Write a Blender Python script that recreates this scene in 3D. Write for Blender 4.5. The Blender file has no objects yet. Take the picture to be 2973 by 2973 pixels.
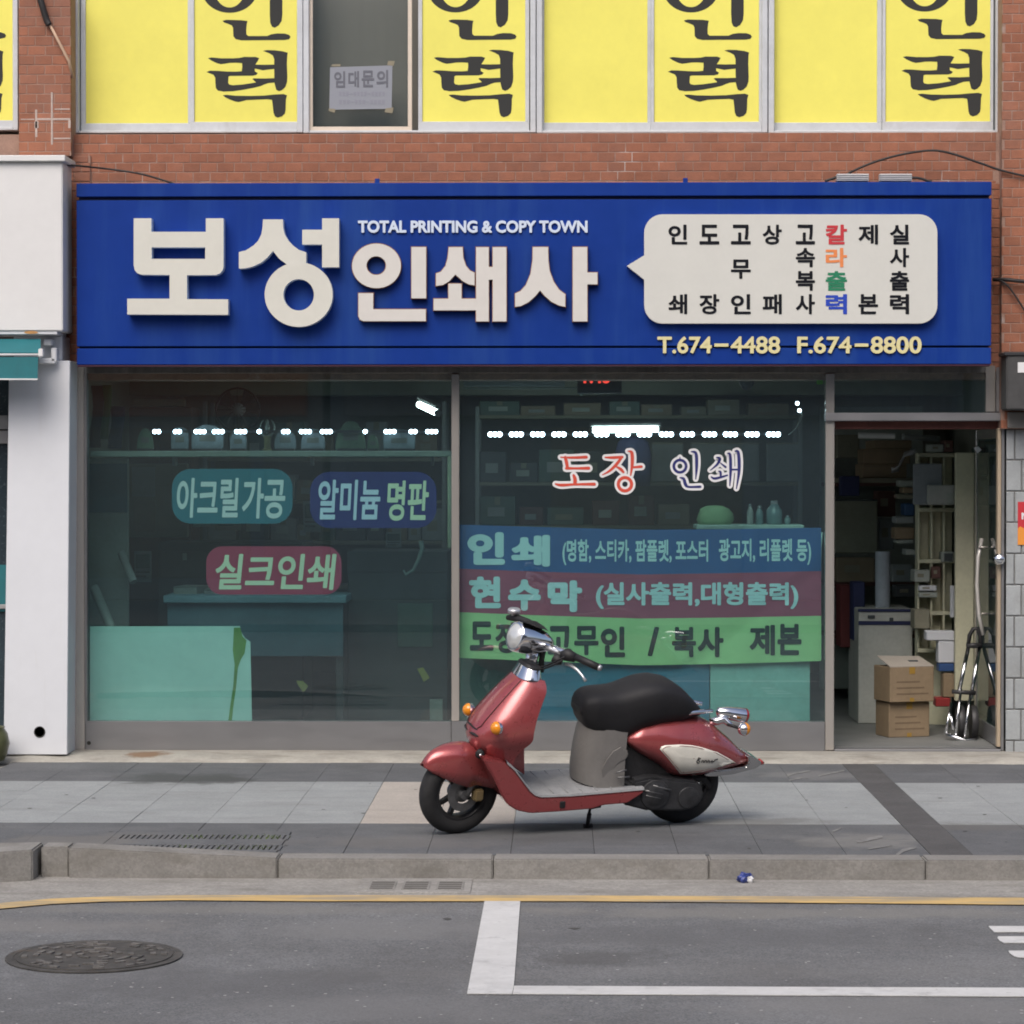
import bpy, bmesh, math, random
from mathutils import Vector, Matrix
random.seed(7)
R = math.radians
SC = bpy.context.scene
COL = SC.collection
# ------------------------------------------------------------------ camera, sky, sun, exposure
F, N = 7600.0, 2973.0
CAM = Vector((0.0, -16.0, 1.726))
YAW, PITCH = (1620 - N/2)/F, (N/2 - 1375)/F
cd = bpy.data.cameras.new('camera'); cam = bpy.data.objects.new('camera', cd); COL.objects.link(cam)
cam.location = CAM; cam.rotation_euler = (math.pi/2 - PITCH, 0, YAW)
cd.sensor_width = 36; cd.lens = 36*F/N; cd.clip_end = 500; cd.clip_start = 0.1
SC.camera = cam
SUN_EL, SUN_AZ = 50, 198           # high soft light from the street side
w = bpy.data.worlds.new('World'); SC.world = w; w.use_nodes = True
nt = w.node_tree; bg = nt.nodes['Background']
sky = nt.nodes.new('ShaderNodeTexSky'); sky.sky_type = 'NISHITA'; sky.sun_disc = False
sky.sun_elevation = R(SUN_EL); sky.sun_rotation = R(SUN_AZ); sky.dust_density = 5.0; sky.air_density = 0.7; sky.ozone_density = 1.0
nt.links.new(sky.outputs[0], bg.inputs[0]); bg.inputs[1].default_value = 0.145
sd = bpy.data.lights.new('sun', 'SUN'); sd.energy = 1.2; sd.angle = R(40); sd.color = (1.0, 0.985, 0.96)
so = bpy.data.objects.new('sun', sd); COL.objects.link(so)
so.rotation_euler = (R(90 - SUN_EL), 0, R(180 - SUN_AZ))
SC.view_settings.view_transform = 'Standard'; SC.view_settings.look = 'None'
SC.view_settings.exposure = 0.28; SC.view_settings.gamma = 1.0; SC.view_settings.use_curve_mapping = False
SC.cycles.filter_width = 1.85; SC.cycles.max_bounces = 8; SC.cycles.transparent_max_bounces = 16; SC.cycles.caustics_reflective = False; SC.cycles.caustics_refractive = False
# ------------------------------------------------------------------ photo pixel -> place
ROT = cam.rotation_euler.to_matrix()
def ray(px, py): return ROT @ Vector(((px - N/2)/F, -(py - N/2)/F, -1.0))
def W(px, py, Y=0.0):
    d = ray(px, py); return CAM + d*((Y - CAM.y)/d.y)
def G(px, py, Z=0.0):
    d = ray(px, py); return CAM + d*((Z - CAM.z)/d.z)
def cr(ox, oy, s): return lambda x, y: (ox + x/s, oy + y/s)
# ------------------------------------------------------------------ materials
MATS = {}
def pm(name, col, rough=0.6, metal=0.0, noise=0.0, nscale=6.0, bump=0.0, bscale=80.0, coat=0.0, rand=0.0, speck=0.0, alpha=None, emit=None, estr=0.0, spec=None, stretch=None):
    if name in MATS: return MATS[name]
    m = bpy.data.materials.new(name); m.use_nodes = True; t = m.node_tree; b = t.nodes['Principled BSDF']; MATS[name] = m
    b.inputs['Roughness'].default_value = rough; b.inputs['Metallic'].default_value = metal
    b.inputs['Coat Weight'].default_value = coat; b.inputs['Coat Roughness'].default_value = 0.08
    if spec is not None: b.inputs['Specular IOR Level'].default_value = spec
    L = t.links.new
    rgb = t.nodes.new('ShaderNodeRGB'); rgb.outputs[0].default_value = (*col, 1); cur = rgb.outputs[0]
    geo = t.nodes.new('ShaderNodeNewGeometry'); pos = geo.outputs['Position']
    if stretch:
        mp = t.nodes.new('ShaderNodeMapping'); mp.inputs['Scale'].default_value = stretch; L(pos, mp.inputs['Vector']); pos = mp.outputs[0]
    def hsv(cur, fac, lo, hi):
        mr = t.nodes.new('ShaderNodeMapRange'); mr.inputs['To Min'].default_value = lo; mr.inputs['To Max'].default_value = hi; L(fac, mr.inputs['Value'])
        h = t.nodes.new('ShaderNodeHueSaturation'); L(cur, h.inputs['Color']); L(mr.outputs[0], h.inputs['Value']); return h.outputs[0], mr
    if noise:
        for sc, am in ((nscale, noise), (nscale*7, noise*0.6)):
            n = t.nodes.new('ShaderNodeTexNoise'); n.inputs['Scale'].default_value = sc; n.inputs['Detail'].default_value = 6; n.inputs['Roughness'].default_value = 0.6; L(pos, n.inputs['Vector'])
            cur, mr = hsv(cur, n.outputs[0], 1 - am, 1 + am); mr.inputs['From Min'].default_value = 0.3; mr.inputs['From Max'].default_value = 0.7
        mr = t.nodes.new('ShaderNodeMapRange'); mr.inputs['To Min'].default_value = max(0.02, rough - 0.12); mr.inputs['To Max'].default_value = min(1, rough + 0.12); L(n.outputs[0], mr.inputs['Value']); L(mr.outputs[0], b.inputs['Roughness'])
    if rand:
        oi = t.nodes.new('ShaderNodeObjectInfo'); cur, _ = hsv(cur, oi.outputs['Random'], 1 - rand, 1 + rand)
    if speck:
        v = t.nodes.new('ShaderNodeTexVoronoi'); v.inputs['Scale'].default_value = bscale; L(pos, v.inputs['Vector'])
        sp = t.nodes.new('ShaderNodeSeparateColor'); L(v.outputs['Color'], sp.inputs[0]); cur, _ = hsv(cur, sp.outputs[0], 1 - speck, 1 + speck)
    if bump:
        n2 = t.nodes.new('ShaderNodeTexNoise'); n2.inputs['Scale'].default_value = bscale; n2.inputs['Detail'].default_value = 4; L(pos, n2.inputs['Vector'])
        bp = t.nodes.new('ShaderNodeBump'); bp.inputs['Strength'].default_value = bump; bp.inputs['Distance'].default_value = 0.004; L(n2.outputs[0], bp.inputs['Height']); L(bp.outputs[0], b.inputs['Normal'])
    L(cur, b.inputs['Base Color'])
    if emit: b.inputs['Emission Color'].default_value = (*emit, 1); b.inputs['Emission Strength'].default_value = estr
    return m
def stain(m, col, scale, lo, hi, amount=0.8, stretch=(1, 1, 1), seed=0.0):
    """irregular dirt patches of another colour over a material"""
    t = m.node_tree; L = t.links.new; b = t.nodes['Principled BSDF']; src = b.inputs['Base Color'].links[0].from_socket
    geo = t.nodes.new('ShaderNodeNewGeometry'); mp = t.nodes.new('ShaderNodeMapping'); mp.inputs['Scale'].default_value = stretch; mp.inputs['Location'].default_value = (seed, seed*2, seed*3); L(geo.outputs['Position'], mp.inputs['Vector'])
    n = t.nodes.new('ShaderNodeTexNoise'); n.inputs['Scale'].default_value = scale; n.inputs['Detail'].default_value = 8; n.inputs['Roughness'].default_value = 0.65; L(mp.outputs[0], n.inputs['Vector'])
    mr = t.nodes.new('ShaderNodeMapRange'); mr.inputs['From Min'].default_value = lo; mr.inputs['From Max'].default_value = hi; mr.inputs['To Max'].default_value = amount; L(n.outputs[0], mr.inputs['Value'])
    mx = t.nodes.new('ShaderNodeMix'); mx.data_type = 'RGBA'; L(mr.outputs[0], mx.inputs[0]); L(src, mx.inputs[6]); mx.inputs[7].default_value = (*col, 1); L(mx.outputs[2], b.inputs['Base Color'])
    return m
def spot(m, col, c, rx, ry, amount, scale=5.0, thr=0.5):
    """one soft-edged stain of irregular outline at a place on the ground"""
    t = m.node_tree; L = t.links.new; b = t.nodes['Principled BSDF']; src = b.inputs['Base Color'].links[0].from_socket
    geo = t.nodes.new('ShaderNodeNewGeometry'); mp = t.nodes.new('ShaderNodeMapping'); mp.inputs['Location'].default_value = (-c[0]/rx, -c[1]/ry, 0); mp.inputs['Scale'].default_value = (1/rx, 1/ry, 0); L(geo.outputs['Position'], mp.inputs['Vector'])
    ln = t.nodes.new('ShaderNodeVectorMath'); ln.operation = 'LENGTH'; L(mp.outputs[0], ln.inputs[0])
    n = t.nodes.new('ShaderNodeTexNoise'); n.inputs['Scale'].default_value = scale; n.inputs['Detail'].default_value = 7; n.inputs['Roughness'].default_value = 0.65; L(geo.outputs['Position'], n.inputs['Vector'])
    ad = t.nodes.new('ShaderNodeMath'); ad.operation = 'MULTIPLY_ADD'; ad.inputs[1].default_value = 1.8; L(n.outputs[0], ad.inputs[0]); L(ln.outputs['Value'], ad.inputs[2])
    mr = t.nodes.new('ShaderNodeMapRange'); mr.inputs['From Min'].default_value = 1.75; mr.inputs['From Max'].default_value = 1.3; mr.inputs['To Max'].default_value = amount; L(ad.outputs[0], mr.inputs['Value'])
    mx = t.nodes.new('ShaderNodeMix'); mx.data_type = 'RGBA'; L(mr.outputs[0], mx.inputs[0]); L(src, mx.inputs[6]); mx.inputs[7].default_value = (*col, 1); L(mx.outputs[2], b.inputs['Base Color']); return m
def glass(name, tint, ior=1.5, rough=0.0, dust_haze=0.0):
    m = bpy.data.materials.new(name); m.use_nodes = True; t = m.node_tree; t.nodes.clear(); L = t.links.new
    o = t.nodes.new('ShaderNodeOutputMaterial'); mix = t.nodes.new('ShaderNodeMixShader'); tr = t.nodes.new('ShaderNodeBsdfTransparent'); gl = t.nodes.new('ShaderNodeBsdfGlossy')
    tr.inputs[0].default_value = (*tint, 1); gl.inputs['Roughness'].default_value = rough
    fr = t.nodes.new('ShaderNodeFresnel'); fr.inputs[0].default_value = ior; geo = t.nodes.new('ShaderNodeNewGeometry')
    sub = t.nodes.new('ShaderNodeMath'); sub.operation = 'SUBTRACT'; sub.inputs[0].default_value = 1; L(geo.outputs['Backfacing'], sub.inputs[1])
    mu = t.nodes.new('ShaderNodeMath'); mu.operation = 'MULTIPLY'; L(fr.outputs[0], mu.inputs[0]); L(sub.outputs[0], mu.inputs[1])
    df = t.nodes.new('ShaderNodeBsdfDiffuse'); df.inputs[0].default_value = (0.30, 0.45, 0.51, 1); dm = t.nodes.new('ShaderNodeMixShader')   # dust film on the outer face, its teal also painting in reflection haze
    nz = t.nodes.new('ShaderNodeTexNoise'); nz.inputs['Scale'].default_value = 1.3; nz.inputs['Detail'].default_value = 7; L(geo.outputs['Position'], nz.inputs['Vector']); mr = t.nodes.new('ShaderNodeMapRange'); mr.inputs['To Min'].default_value = dust_haze*0.5; mr.inputs['To Max'].default_value = dust_haze*1.5; L(nz.outputs[0], mr.inputs['Value'])
    dmu = t.nodes.new('ShaderNodeMath'); dmu.operation = 'MULTIPLY'; L(mr.outputs[0], dmu.inputs[0]); L(sub.outputs[0], dmu.inputs[1]); L(dmu.outputs[0], dm.inputs[0]); L(tr.outputs[0], dm.inputs[1]); L(df.outputs[0], dm.inputs[2])
    L(mu.outputs[0], mix.inputs[0]); L(dm.outputs[0], mix.inputs[1]); L(gl.outputs[0], mix.inputs[2]); L(mix.outputs[0], o.inputs[0]); MATS[name] = m
    return m
# ------------------------------------------------------------------ mesh helpers
def link(o, parent=None):
    COL.objects.link(o)
    if parent is not None: o.parent = parent
    return o
def tag(o, label=None, cat=None, group=None, kind=None):
    for k, v in (('label', label), ('category', cat), ('group', group), ('kind', kind)):
        if v: o[k] = v
    return o
def empty(name, loc=(0, 0, 0), rz=0.0):
    o = bpy.data.objects.new(name, None); o.empty_display_size = 0.1; COL.objects.link(o); o.location = loc; o.rotation_euler.z = rz; return o
class MB:
    """collects shapes into one mesh, in the coordinates of its parent"""
    def __init__(s): s.v = []; s.f = []; s.mi = []
    def add(s, vs, fs, mi=0):
        o = len(s.v); s.v += [tuple(v) for v in vs]; s.f += [[i + o for i in f] for f in fs]; s.mi += [mi]*len(fs); return s
    def box(s, x0, x1, y0, y1, z0, z1, mi=0):
        vs = [(x, y, z) for x in (x0, x1) for y in (y0, y1) for z in (z0, z1)]
        return s.add(vs, [(0, 1, 3, 2), (4, 6, 7, 5), (0, 4, 5, 1), (2, 3, 7, 6), (0, 2, 6, 4), (1, 5, 7, 3)], mi)
    def hexa(s, a, b, mi=0):
        """two quads (4 points each, same winding) joined into a closed box"""
        return s.add(list(a) + list(b), [(0, 1, 2, 3), (7, 6, 5, 4), (0, 4, 5, 1), (1, 5, 6, 2), (2, 6, 7, 3), (3, 7, 4, 0)], mi)
    def tube(s, pts, r, n=8, mi=0, cap=True):
        pts = [Vector(p) for p in pts]; rs = r if isinstance(r, (list, tuple)) else [r]*len(pts); rings = []; up = Vector((0.12, 0.33, 0.93))
        for i, p in enumerate(pts):
            d = (pts[min(i + 1, len(pts) - 1)] - pts[max(i - 1, 0)]).normalized(); a = d.cross(up)
            if a.length < 1e-3: a = d.cross(Vector((1, 0, 0)))
            a.normalize(); b = d.cross(a); rings.append([p + (a*math.cos(k*2*math.pi/n) + b*math.sin(k*2*math.pi/n))*rs[i] for k in range(n)])
        return s.loft(rings, mi, cap)
    def loft(s, rings, mi=0, cap=True, closed=True):
        n = len(rings[0]); vs = [p for r in rings for p in r]; fs = []
        for i in range(len(rings) - 1):
            for k in range(n if closed else n - 1):
                a = i*n + k; b = i*n + (k + 1) % n; fs.append((a, b, b + n, a + n))
        if cap and closed: fs.append(tuple(range(n))[::-1]); fs.append(tuple(len(vs) - n + k for k in range(n)))
        return s.add(vs, fs, mi)
    def lathe(s, c, axis, prof, n=24, mi=0, cap=True):
        """prof: (distance along axis, radius)"""
        c = Vector(c); d = Vector(axis).normalized(); a = d.cross(Vector((0, 0, 1)))
        if a.length < 1e-3: a = Vector((1, 0, 0))
        a.normalize(); b = d.cross(a)
        return s.loft([[c + d*h + (a*math.cos(k*2*math.pi/n) + b*math.sin(k*2*math.pi/n))*max(r, 1e-4) for k in range(n)] for h, r in prof], mi, cap)
    def build(s, name, mat, parent=None, smooth=False, bevel=0.0, seg=1, subsurf=0, autosmooth=None):
        me = bpy.data.meshes.new(name); me.from_pydata(s.v, [], s.f)
        for m in (mat if isinstance(mat, (list, tuple)) else [mat]): me.materials.append(m)
        me.polygons.foreach_set('material_index', s.mi)
        bm = bmesh.new(); bm.from_mesh(me); bmesh.ops.recalc_face_normals(bm, faces=bm.faces)
        if bevel: bmesh.ops.bevel(bm, geom=bm.edges[:], offset=bevel, segments=seg, affect='EDGES', clamp_overlap=True)
        bm.to_mesh(me); bm.free()
        if smooth or autosmooth:
            me.polygons.foreach_set('use_smooth', [True]*len(me.polygons))
            if autosmooth: me.set_sharp_from_angle(angle=R(autosmooth))
        o = bpy.data.objects.new(name, me)
        if subsurf: mo = o.modifiers.new('sub', 'SUBSURF'); mo.levels = subsurf; mo.render_levels = subsurf
        return link(o, parent)
def box(name, x0, x1, y0, y1, z0, z1, mat, parent=None, bevel=0.004, seg=1):
    return MB().box(x0, x1, y0, y1, z0, z1).build(name, mat, parent, bevel=bevel, seg=seg)
def rect(px0, py0, px1, py1, Y):
    a = W(px0, py1, Y); b = W(px1, py0, Y); return a.x, b.x, a.z, b.z
def pbox(name, px0, py0, px1, py1, Y, depth, mat, parent=None, bevel=0.004, seg=1):
    x0, x1, z0, z1 = rect(px0, py0, px1, py1, Y); return box(name, x0, x1, Y, Y + depth, z0, z1, mat, parent, bevel, seg)
def curve_mesh(loops, depth):
    """flat outline with holes, given thickness; returns verts (x, z, t) and faces, t = 0 at the front"""
    c = bpy.data.curves.new('outline', 'CURVE'); c.dimensions = '2D'; c.fill_mode = 'BOTH'; c.extrude = depth/2
    for lp in loops:
        sp = c.splines.new('POLY'); sp.points.add(len(lp) - 1); sp.use_cyclic_u = True
        for i, p in enumerate(lp): sp.points[i].co = (p[0], p[1], 0, 1)
    o = bpy.data.objects.new('outline', c); me = o.to_mesh(); out = ([tuple(v.co) for v in me.vertices], [tuple(p.vertices) for p in me.polygons]); o.to_mesh_clear(); bpy.data.objects.remove(o); bpy.data.curves.remove(c)
    return out
def plate(mb, loops_px, Y, depth, f=None, side=0, face=0):
    """outline traced in photo pixels, cut from a sheet whose front lies at Y"""
    loops = [[(W(*(f(*p) if f else p), Y)) for p in lp] for lp in loops_px]
    v, fs = curve_mesh([[(p.x, p.z) for p in lp] for lp in loops], depth)
    vs = [(x, Y + depth/2 - t, z) for x, z, t in v]
    for fc in fs:
        ts = [v[i][2] for i in fc]; front = max(ts) - min(ts) < depth*0.1
        o = len(mb.v)
    o = len(mb.v); mb.v += vs
    for fc in fs:
        ts = [v[i][2] for i in fc]; mb.f.append([i + o for i in fc]); mb.mi.append(face if max(ts) - min(ts) < depth*0.1 else side)
    return mb
GL = {}
def glyphs(s, depth, off=0.0):
    k = (s, depth, off)
    if k not in GL:
        c = bpy.data.curves.new('t', 'FONT'); c.body = s; c.size = 1; c.offset = off; c.extrude = 0.5; c.resolution_u = 5
        o = bpy.data.objects.new('t', c); me = o.to_mesh(); GL[k] = ([tuple(v.co) for v in me.vertices], [tuple(p.vertices) for p in me.polygons]); o.to_mesh_clear(); bpy.data.objects.remove(o); bpy.data.curves.remove(c)
    return GL[k]
def text(mb, s, x0, y0, x1, y1, Y, depth=0.002, bold=0.0, mi=0, warp=None, shear=0.0):
    """lettering fitted to a rectangle of the photo at the plane Y; bold thickens the strokes"""
    v, f = glyphs(s, 1, 0.008 if bold else 0.0)
    if not v: return mb
    lo = (min(p[0] for p in v) - bold, min(p[1] for p in v) - bold); hi = (max(p[0] for p in v) + bold, max(p[1] for p in v) + bold)
    offs = [(0, 0)] if not bold else [(bold*math.cos(a*math.pi/4), bold*math.sin(a*math.pi/4)) for a in range(8)]
    for i, (dx, dy) in enumerate(offs):
        vs = []
        for x, y, t in v:
            u = (x + dx - lo[0])/(hi[0] - lo[0]); q = (y + dy - lo[1])/(hi[1] - lo[1])
            px = x0 + u*(x1 - x0) + shear*(q - 0.5)*(y1 - y0); py = y1 + q*(y0 - y1)
            if warp: px, py, yy = warp(px, py)
            else: yy = 0
            p = W(px, py, Y + yy); vs.append((p.x, p.y - i*0.00015 + (0.5 - t)*depth, p.z))
        mb.add(vs, f, mi)
    return mb
def brush(mb, pts, Y, f, grow=0.0, step=0.0, mi=0, closed=False):
    """calligraphic stroke: points (x, y, width) in crop pixels, laid as a thin film at Y"""
    P = [Vector((p[0], p[1], p[2] + grow)) for p in pts]; Q = []; n = len(P)
    for i in range(n if closed else n - 1):
        p0 = P[(i - 1) % n] if closed else P[max(i - 1, 0)]; p1 = P[i]; p2 = P[(i + 1) % n]; p3 = P[(i + 2) % n] if closed else P[min(i + 2, n - 1)]
        for k in range(5):
            t = k/5; Q.append(0.5*((2*p1) + (p2 - p0)*t + (2*p0 - 5*p1 + 4*p2 - p3)*t*t + (3*p1 - p0 - 3*p2 + p3)*t**3))
    if not closed: Q.append(P[-1])
    Lp, Rp = [], []; m = len(Q)
    for i in range(m):
        a = Q[(i - 1) % m] if closed else Q[max(i - 1, 0)]; b = Q[(i + 1) % m] if closed else Q[min(i + 1, m - 1)]; d = Vector((b.x - a.x, b.y - a.y)).normalized(); nn = Vector((-d.y, d.x)); h = Q[i].z/2; c = Vector((Q[i].x, Q[i].y)); Lp.append(c + nn*h); Rp.append(c - nn*h)
    def pt(v, t): p = W(*f(v.x, v.y), Y - step); return (p.x, p.y - t, p.z)
    vs = [pt(v, 0.0004) for v in Lp] + [pt(v, 0.0004) for v in Rp]; fs = []
    for i in range(m if closed else m - 1): j = (i + 1) % m; fs.append((i, j, m + j, m + i))
    mb.add(vs, fs, mi)
    if not closed:
        for e, i in ((0, 0), (1, m - 1)):
            c = Vector((Q[i].x, Q[i].y)); h = Q[i].z/2; a0 = math.atan2(*(Lp[i] - c).yx); sgn = 1 if e == 0 else -1
            ring = [c + Vector((math.cos(a0 + sgn*k*math.pi/6), math.sin(a0 + sgn*k*math.pi/6)))*h for k in range(7)]; mb.add([pt(v, 0.0004) for v in ring], [tuple(range(7))], mi)
    return mb
def copy_tree(o, parent=None):
    c = o.copy(); COL.objects.link(c); c.parent = parent
    for ch in list(o.children): copy_tree(ch, c)
    return c
def grow(loop, d, hole=False):
    """outline moved outwards (holes inwards) by d"""
    n = len(loop); A = sum(loop[i][0]*loop[(i + 1) % n][1] - loop[(i + 1) % n][0]*loop[i][1] for i in range(n)); s = (1 if A > 0 else -1)*(-1 if hole else 1); out = []
    for i in range(n):
        a, b, c = Vector(loop[i - 1][:2]), Vector(loop[i][:2]), Vector(loop[(i + 1) % n][:2]); d1, d2 = (b - a).normalized(), (c - b).normalized(); n1, n2 = Vector((d1.y, -d1.x)), Vector((d2.y, -d2.x)); m = (n1 + n2); m = m/max(m.length_squared/2, 0.5); out.append(tuple(b + m*d*s))
    return out
def rrect(x0, y0, x1, y1, r, n=6):
    out = []
    for cx, cy, a in ((x1 - r, y0 + r, -90), (x1 - r, y1 - r, 0), (x0 + r, y1 - r, 90), (x0 + r, y0 + r, 180)):
        out += [(cx + r*math.cos(R(a + 90*k/n)), cy + r*math.sin(R(a + 90*k/n))) for k in range(n + 1)]
    return out
def ell(cx, cy, rx, ry, n=40): return [(cx + rx*math.cos(2*math.pi*k/n), cy + ry*math.sin(2*math.pi*k/n)) for k in range(n)]
# ------------------------------------------------------------------ materials of the place
M_asphalt = pm('asphalt', (0.141, 0.144, 0.147), 0.9, noise=0.16, nscale=1.6, bump=0.5, bscale=160, speck=0.30)
stain(M_asphalt, (0.085, 0.082, 0.08), 0.9, 0.5, 0.72, 0.55); stain(M_asphalt, (0.21, 0.205, 0.195), 0.5, 0.52, 0.8, 0.5, (0.35, 1.6, 1), 5)
M_gutter = pm('gutter_concrete', (0.275, 0.265, 0.245), 0.9, noise=0.14, nscale=5, bump=0.5, bscale=90, speck=0.15); stain(M_gutter, (0.15, 0.14, 0.12), 3, 0.5, 0.7, 0.6, (1, 3, 1))
M_kerb = pm('kerb_granite', (0.228, 0.22, 0.205), 0.85, noise=0.14, nscale=8, bump=0.25, bscale=120, speck=0.10, rand=0.05); stain(M_kerb, (0.13, 0.12, 0.10), 4, 0.5, 0.72, 0.6, (1, 1, 2.5))
M_pdark = pm('paver_dark', (0.108, 0.112, 0.117), 0.8, noise=0.16, nscale=4, bump=0.2, bscale=150, speck=0.15, rand=0.05); stain(M_pdark, (0.2, 0.195, 0.19), 2.5, 0.56, 0.78, 0.5, (0.5, 2, 1))
M_plight = pm('paver_light', (0.278, 0.293, 0.293), 0.8, noise=0.09, nscale=4, bump=0.2, bscale=150, speck=0.10, rand=0.04); stain(M_plight, (0.18, 0.175, 0.17), 3, 0.52, 0.75, 0.45, (0.6, 2, 1), 4)
M_ppale = pm('paver_pale', (0.39, 0.355, 0.315), 0.8, noise=0.08, nscale=4, bump=0.2, bscale=150, speck=0.10, rand=0.04); stain(M_ppale, (0.24, 0.22, 0.2), 3, 0.52, 0.75, 0.4, (0.6, 2, 1), 8)
M_strip = pm('paver_black', (0.082, 0.08, 0.08), 0.8, noise=0.14, nscale=5, bump=0.2, bscale=150, speck=0.15, rand=0.05)
M_joint = pm('joint_sand', (0.19, 0.185, 0.17), 0.95, noise=0.2, nscale=20)
M_cement = pm('cement', (0.34, 0.325, 0.285), 0.9, noise=0.15, nscale=6, bump=0.5, bscale=60); stain(M_cement, (0.17, 0.15, 0.12), 3, 0.5, 0.7, 0.7, (1, 4, 1))
M_white = pm('road_paint_white', (0.56, 0.56, 0.55), 0.75, noise=0.08, nscale=6, bump=0.3, bscale=150); stain(M_white, (0.30, 0.30, 0.30), 7, 0.55, 0.72, 0.6); stain(M_white, (0.2, 0.2, 0.2), 40, 0.64, 0.7, 0.7)
M_yellow = pm('road_paint_yellow', (0.56, 0.39, 0.16), 0.8, noise=0.1, nscale=6); stain(M_yellow, (0.26, 0.24, 0.2), 3, 0.46, 0.64, 0.9, (0.5, 3, 1), 2)
M_iron = pm('cast_iron', (0.085, 0.08, 0.074), 0.65, 0.35, noise=0.3, nscale=20, bump=0.3, bscale=90); stain(M_iron, (0.19, 0.13, 0.08), 6, 0.55, 0.75, 0.5)
M_hole = pm('drain_dark', (0.03, 0.029, 0.025), 0.95)
M_weed = pm('weed', (0.10, 0.15, 0.03), 0.7)
M_brick = pm('brick', (0.295, 0.116, 0.066), 0.85, noise=0.14, nscale=14, bump=0.5, bscale=120, rand=0.13); stain(M_brick, (0.21, 0.13, 0.105), 2.2, 0.5, 0.75, 0.55)
M_mortar = pm('mortar', (0.31, 0.195, 0.15), 0.95, noise=0.18, nscale=10, bump=0.4, bscale=150); stain(M_mortar, (0.62, 0.58, 0.55), 3.5, 0.57, 0.72, 0.7)
M_block = pm('grey_block', (0.32, 0.34, 0.345), 0.85, noise=0.10, nscale=9, bump=0.3, bscale=100, rand=0.06); stain(M_block, (0.2, 0.2, 0.185), 2.5, 0.52, 0.75, 0.5)
M_steel = pm('steel', (0.50, 0.47, 0.43), 0.2, 0.55, noise=0.03, nscale=2, stretch=(1, 1, 0.25))
M_steeldull = pm('steel_dull', (0.30, 0.30, 0.305), 0.42, 0.75, noise=0.05, nscale=2, stretch=(0.3, 1, 1))
M_alu = pm('window_aluminium', (0.54, 0.56, 0.58), 0.55, 0.15, noise=0.07, nscale=6); stain(M_alu, (0.33, 0.32, 0.30), 5, 0.55, 0.75, 0.5, (1, 1, 0.4))
M_cream = pm('cream_frame', (0.66, 0.57, 0.47), 0.6, noise=0.06, nscale=8)
M_film = pm('yellow_film', (0.80, 0.74, 0.135), 0.5, noise=0.035, nscale=2.5, rand=0.025, bump=0.25, bscale=7)
M_black = pm('black_vinyl', (0.036, 0.037, 0.036), 0.7, spec=0.25)
M_blue = stain(pm('sign_blue', (0.0015, 0.031, 0.225), 0.5, spec=0.2, noise=0.06, nscale=1.5), (0.014, 0.06, 0.25), 1.6, 0.46, 0.7, 0.75, (3, 1, 0.25)); M_bluedark = pm('sign_groove', (0.004, 0.012, 0.06), 0.6)
M_letter = pm('letter_white', (0.62, 0.615, 0.55), 0.5, noise=0.03, nscale=3); M_letterside = pm('letter_side_white', (0.50, 0.60, 0.74), 0.5)
M_letterbrown = pm('letter_side_brown', (0.20, 0.09, 0.06), 0.5); M_letterpink = pm('letter_warm_white', (0.62, 0.60, 0.56), 0.5, noise=0.03, nscale=3)
M_pale = pm('letter_pale_blue', (0.58, 0.66, 0.78), 0.5); M_lemon = pm('letter_lemon', (0.68, 0.62, 0.33), 0.5)
M_whitepaint = stain(pm('white_panel', (0.67, 0.69, 0.72), 0.45, noise=0.025, nscale=2), (0.5, 0.48, 0.44), 3, 0.58, 0.78, 0.35, (2, 1, 0.3)); M_whitewarm = pm('white_signbox', (0.68, 0.68, 0.67), 0.5, noise=0.03, nscale=2)
M_rust = pm('rust_stain', (0.45, 0.24, 0.09), 0.9, noise=0.3, nscale=30)
M_teal = pm('awning_teal', (0.012, 0.135, 0.155), 0.7, noise=0.08, nscale=6); M_cable = pm('cable_black', (0.02, 0.018, 0.018), 0.6)
M_dark = pm('dark_plastic', (0.03, 0.03, 0.032), 0.5); M_grey = pm('grey_plastic', (0.3, 0.3, 0.3), 0.5, noise=0.05)
M_red = pm('vinyl_red', (0.60, 0.07, 0.04), 0.5); M_navy = pm('vinyl_navy', (0.018, 0.022, 0.14), 0.5); M_vwhite = pm('vinyl_white', (0.72, 0.72, 0.72), 0.5)
M_paper = pm('paper', (0.62, 0.64, 0.68), 0.7, noise=0.02)
M_glass = glass('window_glass', (0.76, 0.885, 0.875), 1.95, dust_haze=0.056)
M_glassclear = glass('upper_glass', (0.93, 0.95, 0.94), dust_haze=0.05)
M_glassdoor = glass('door_glass', (0.66, 0.82, 0.78), dust_haze=0.056)
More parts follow.
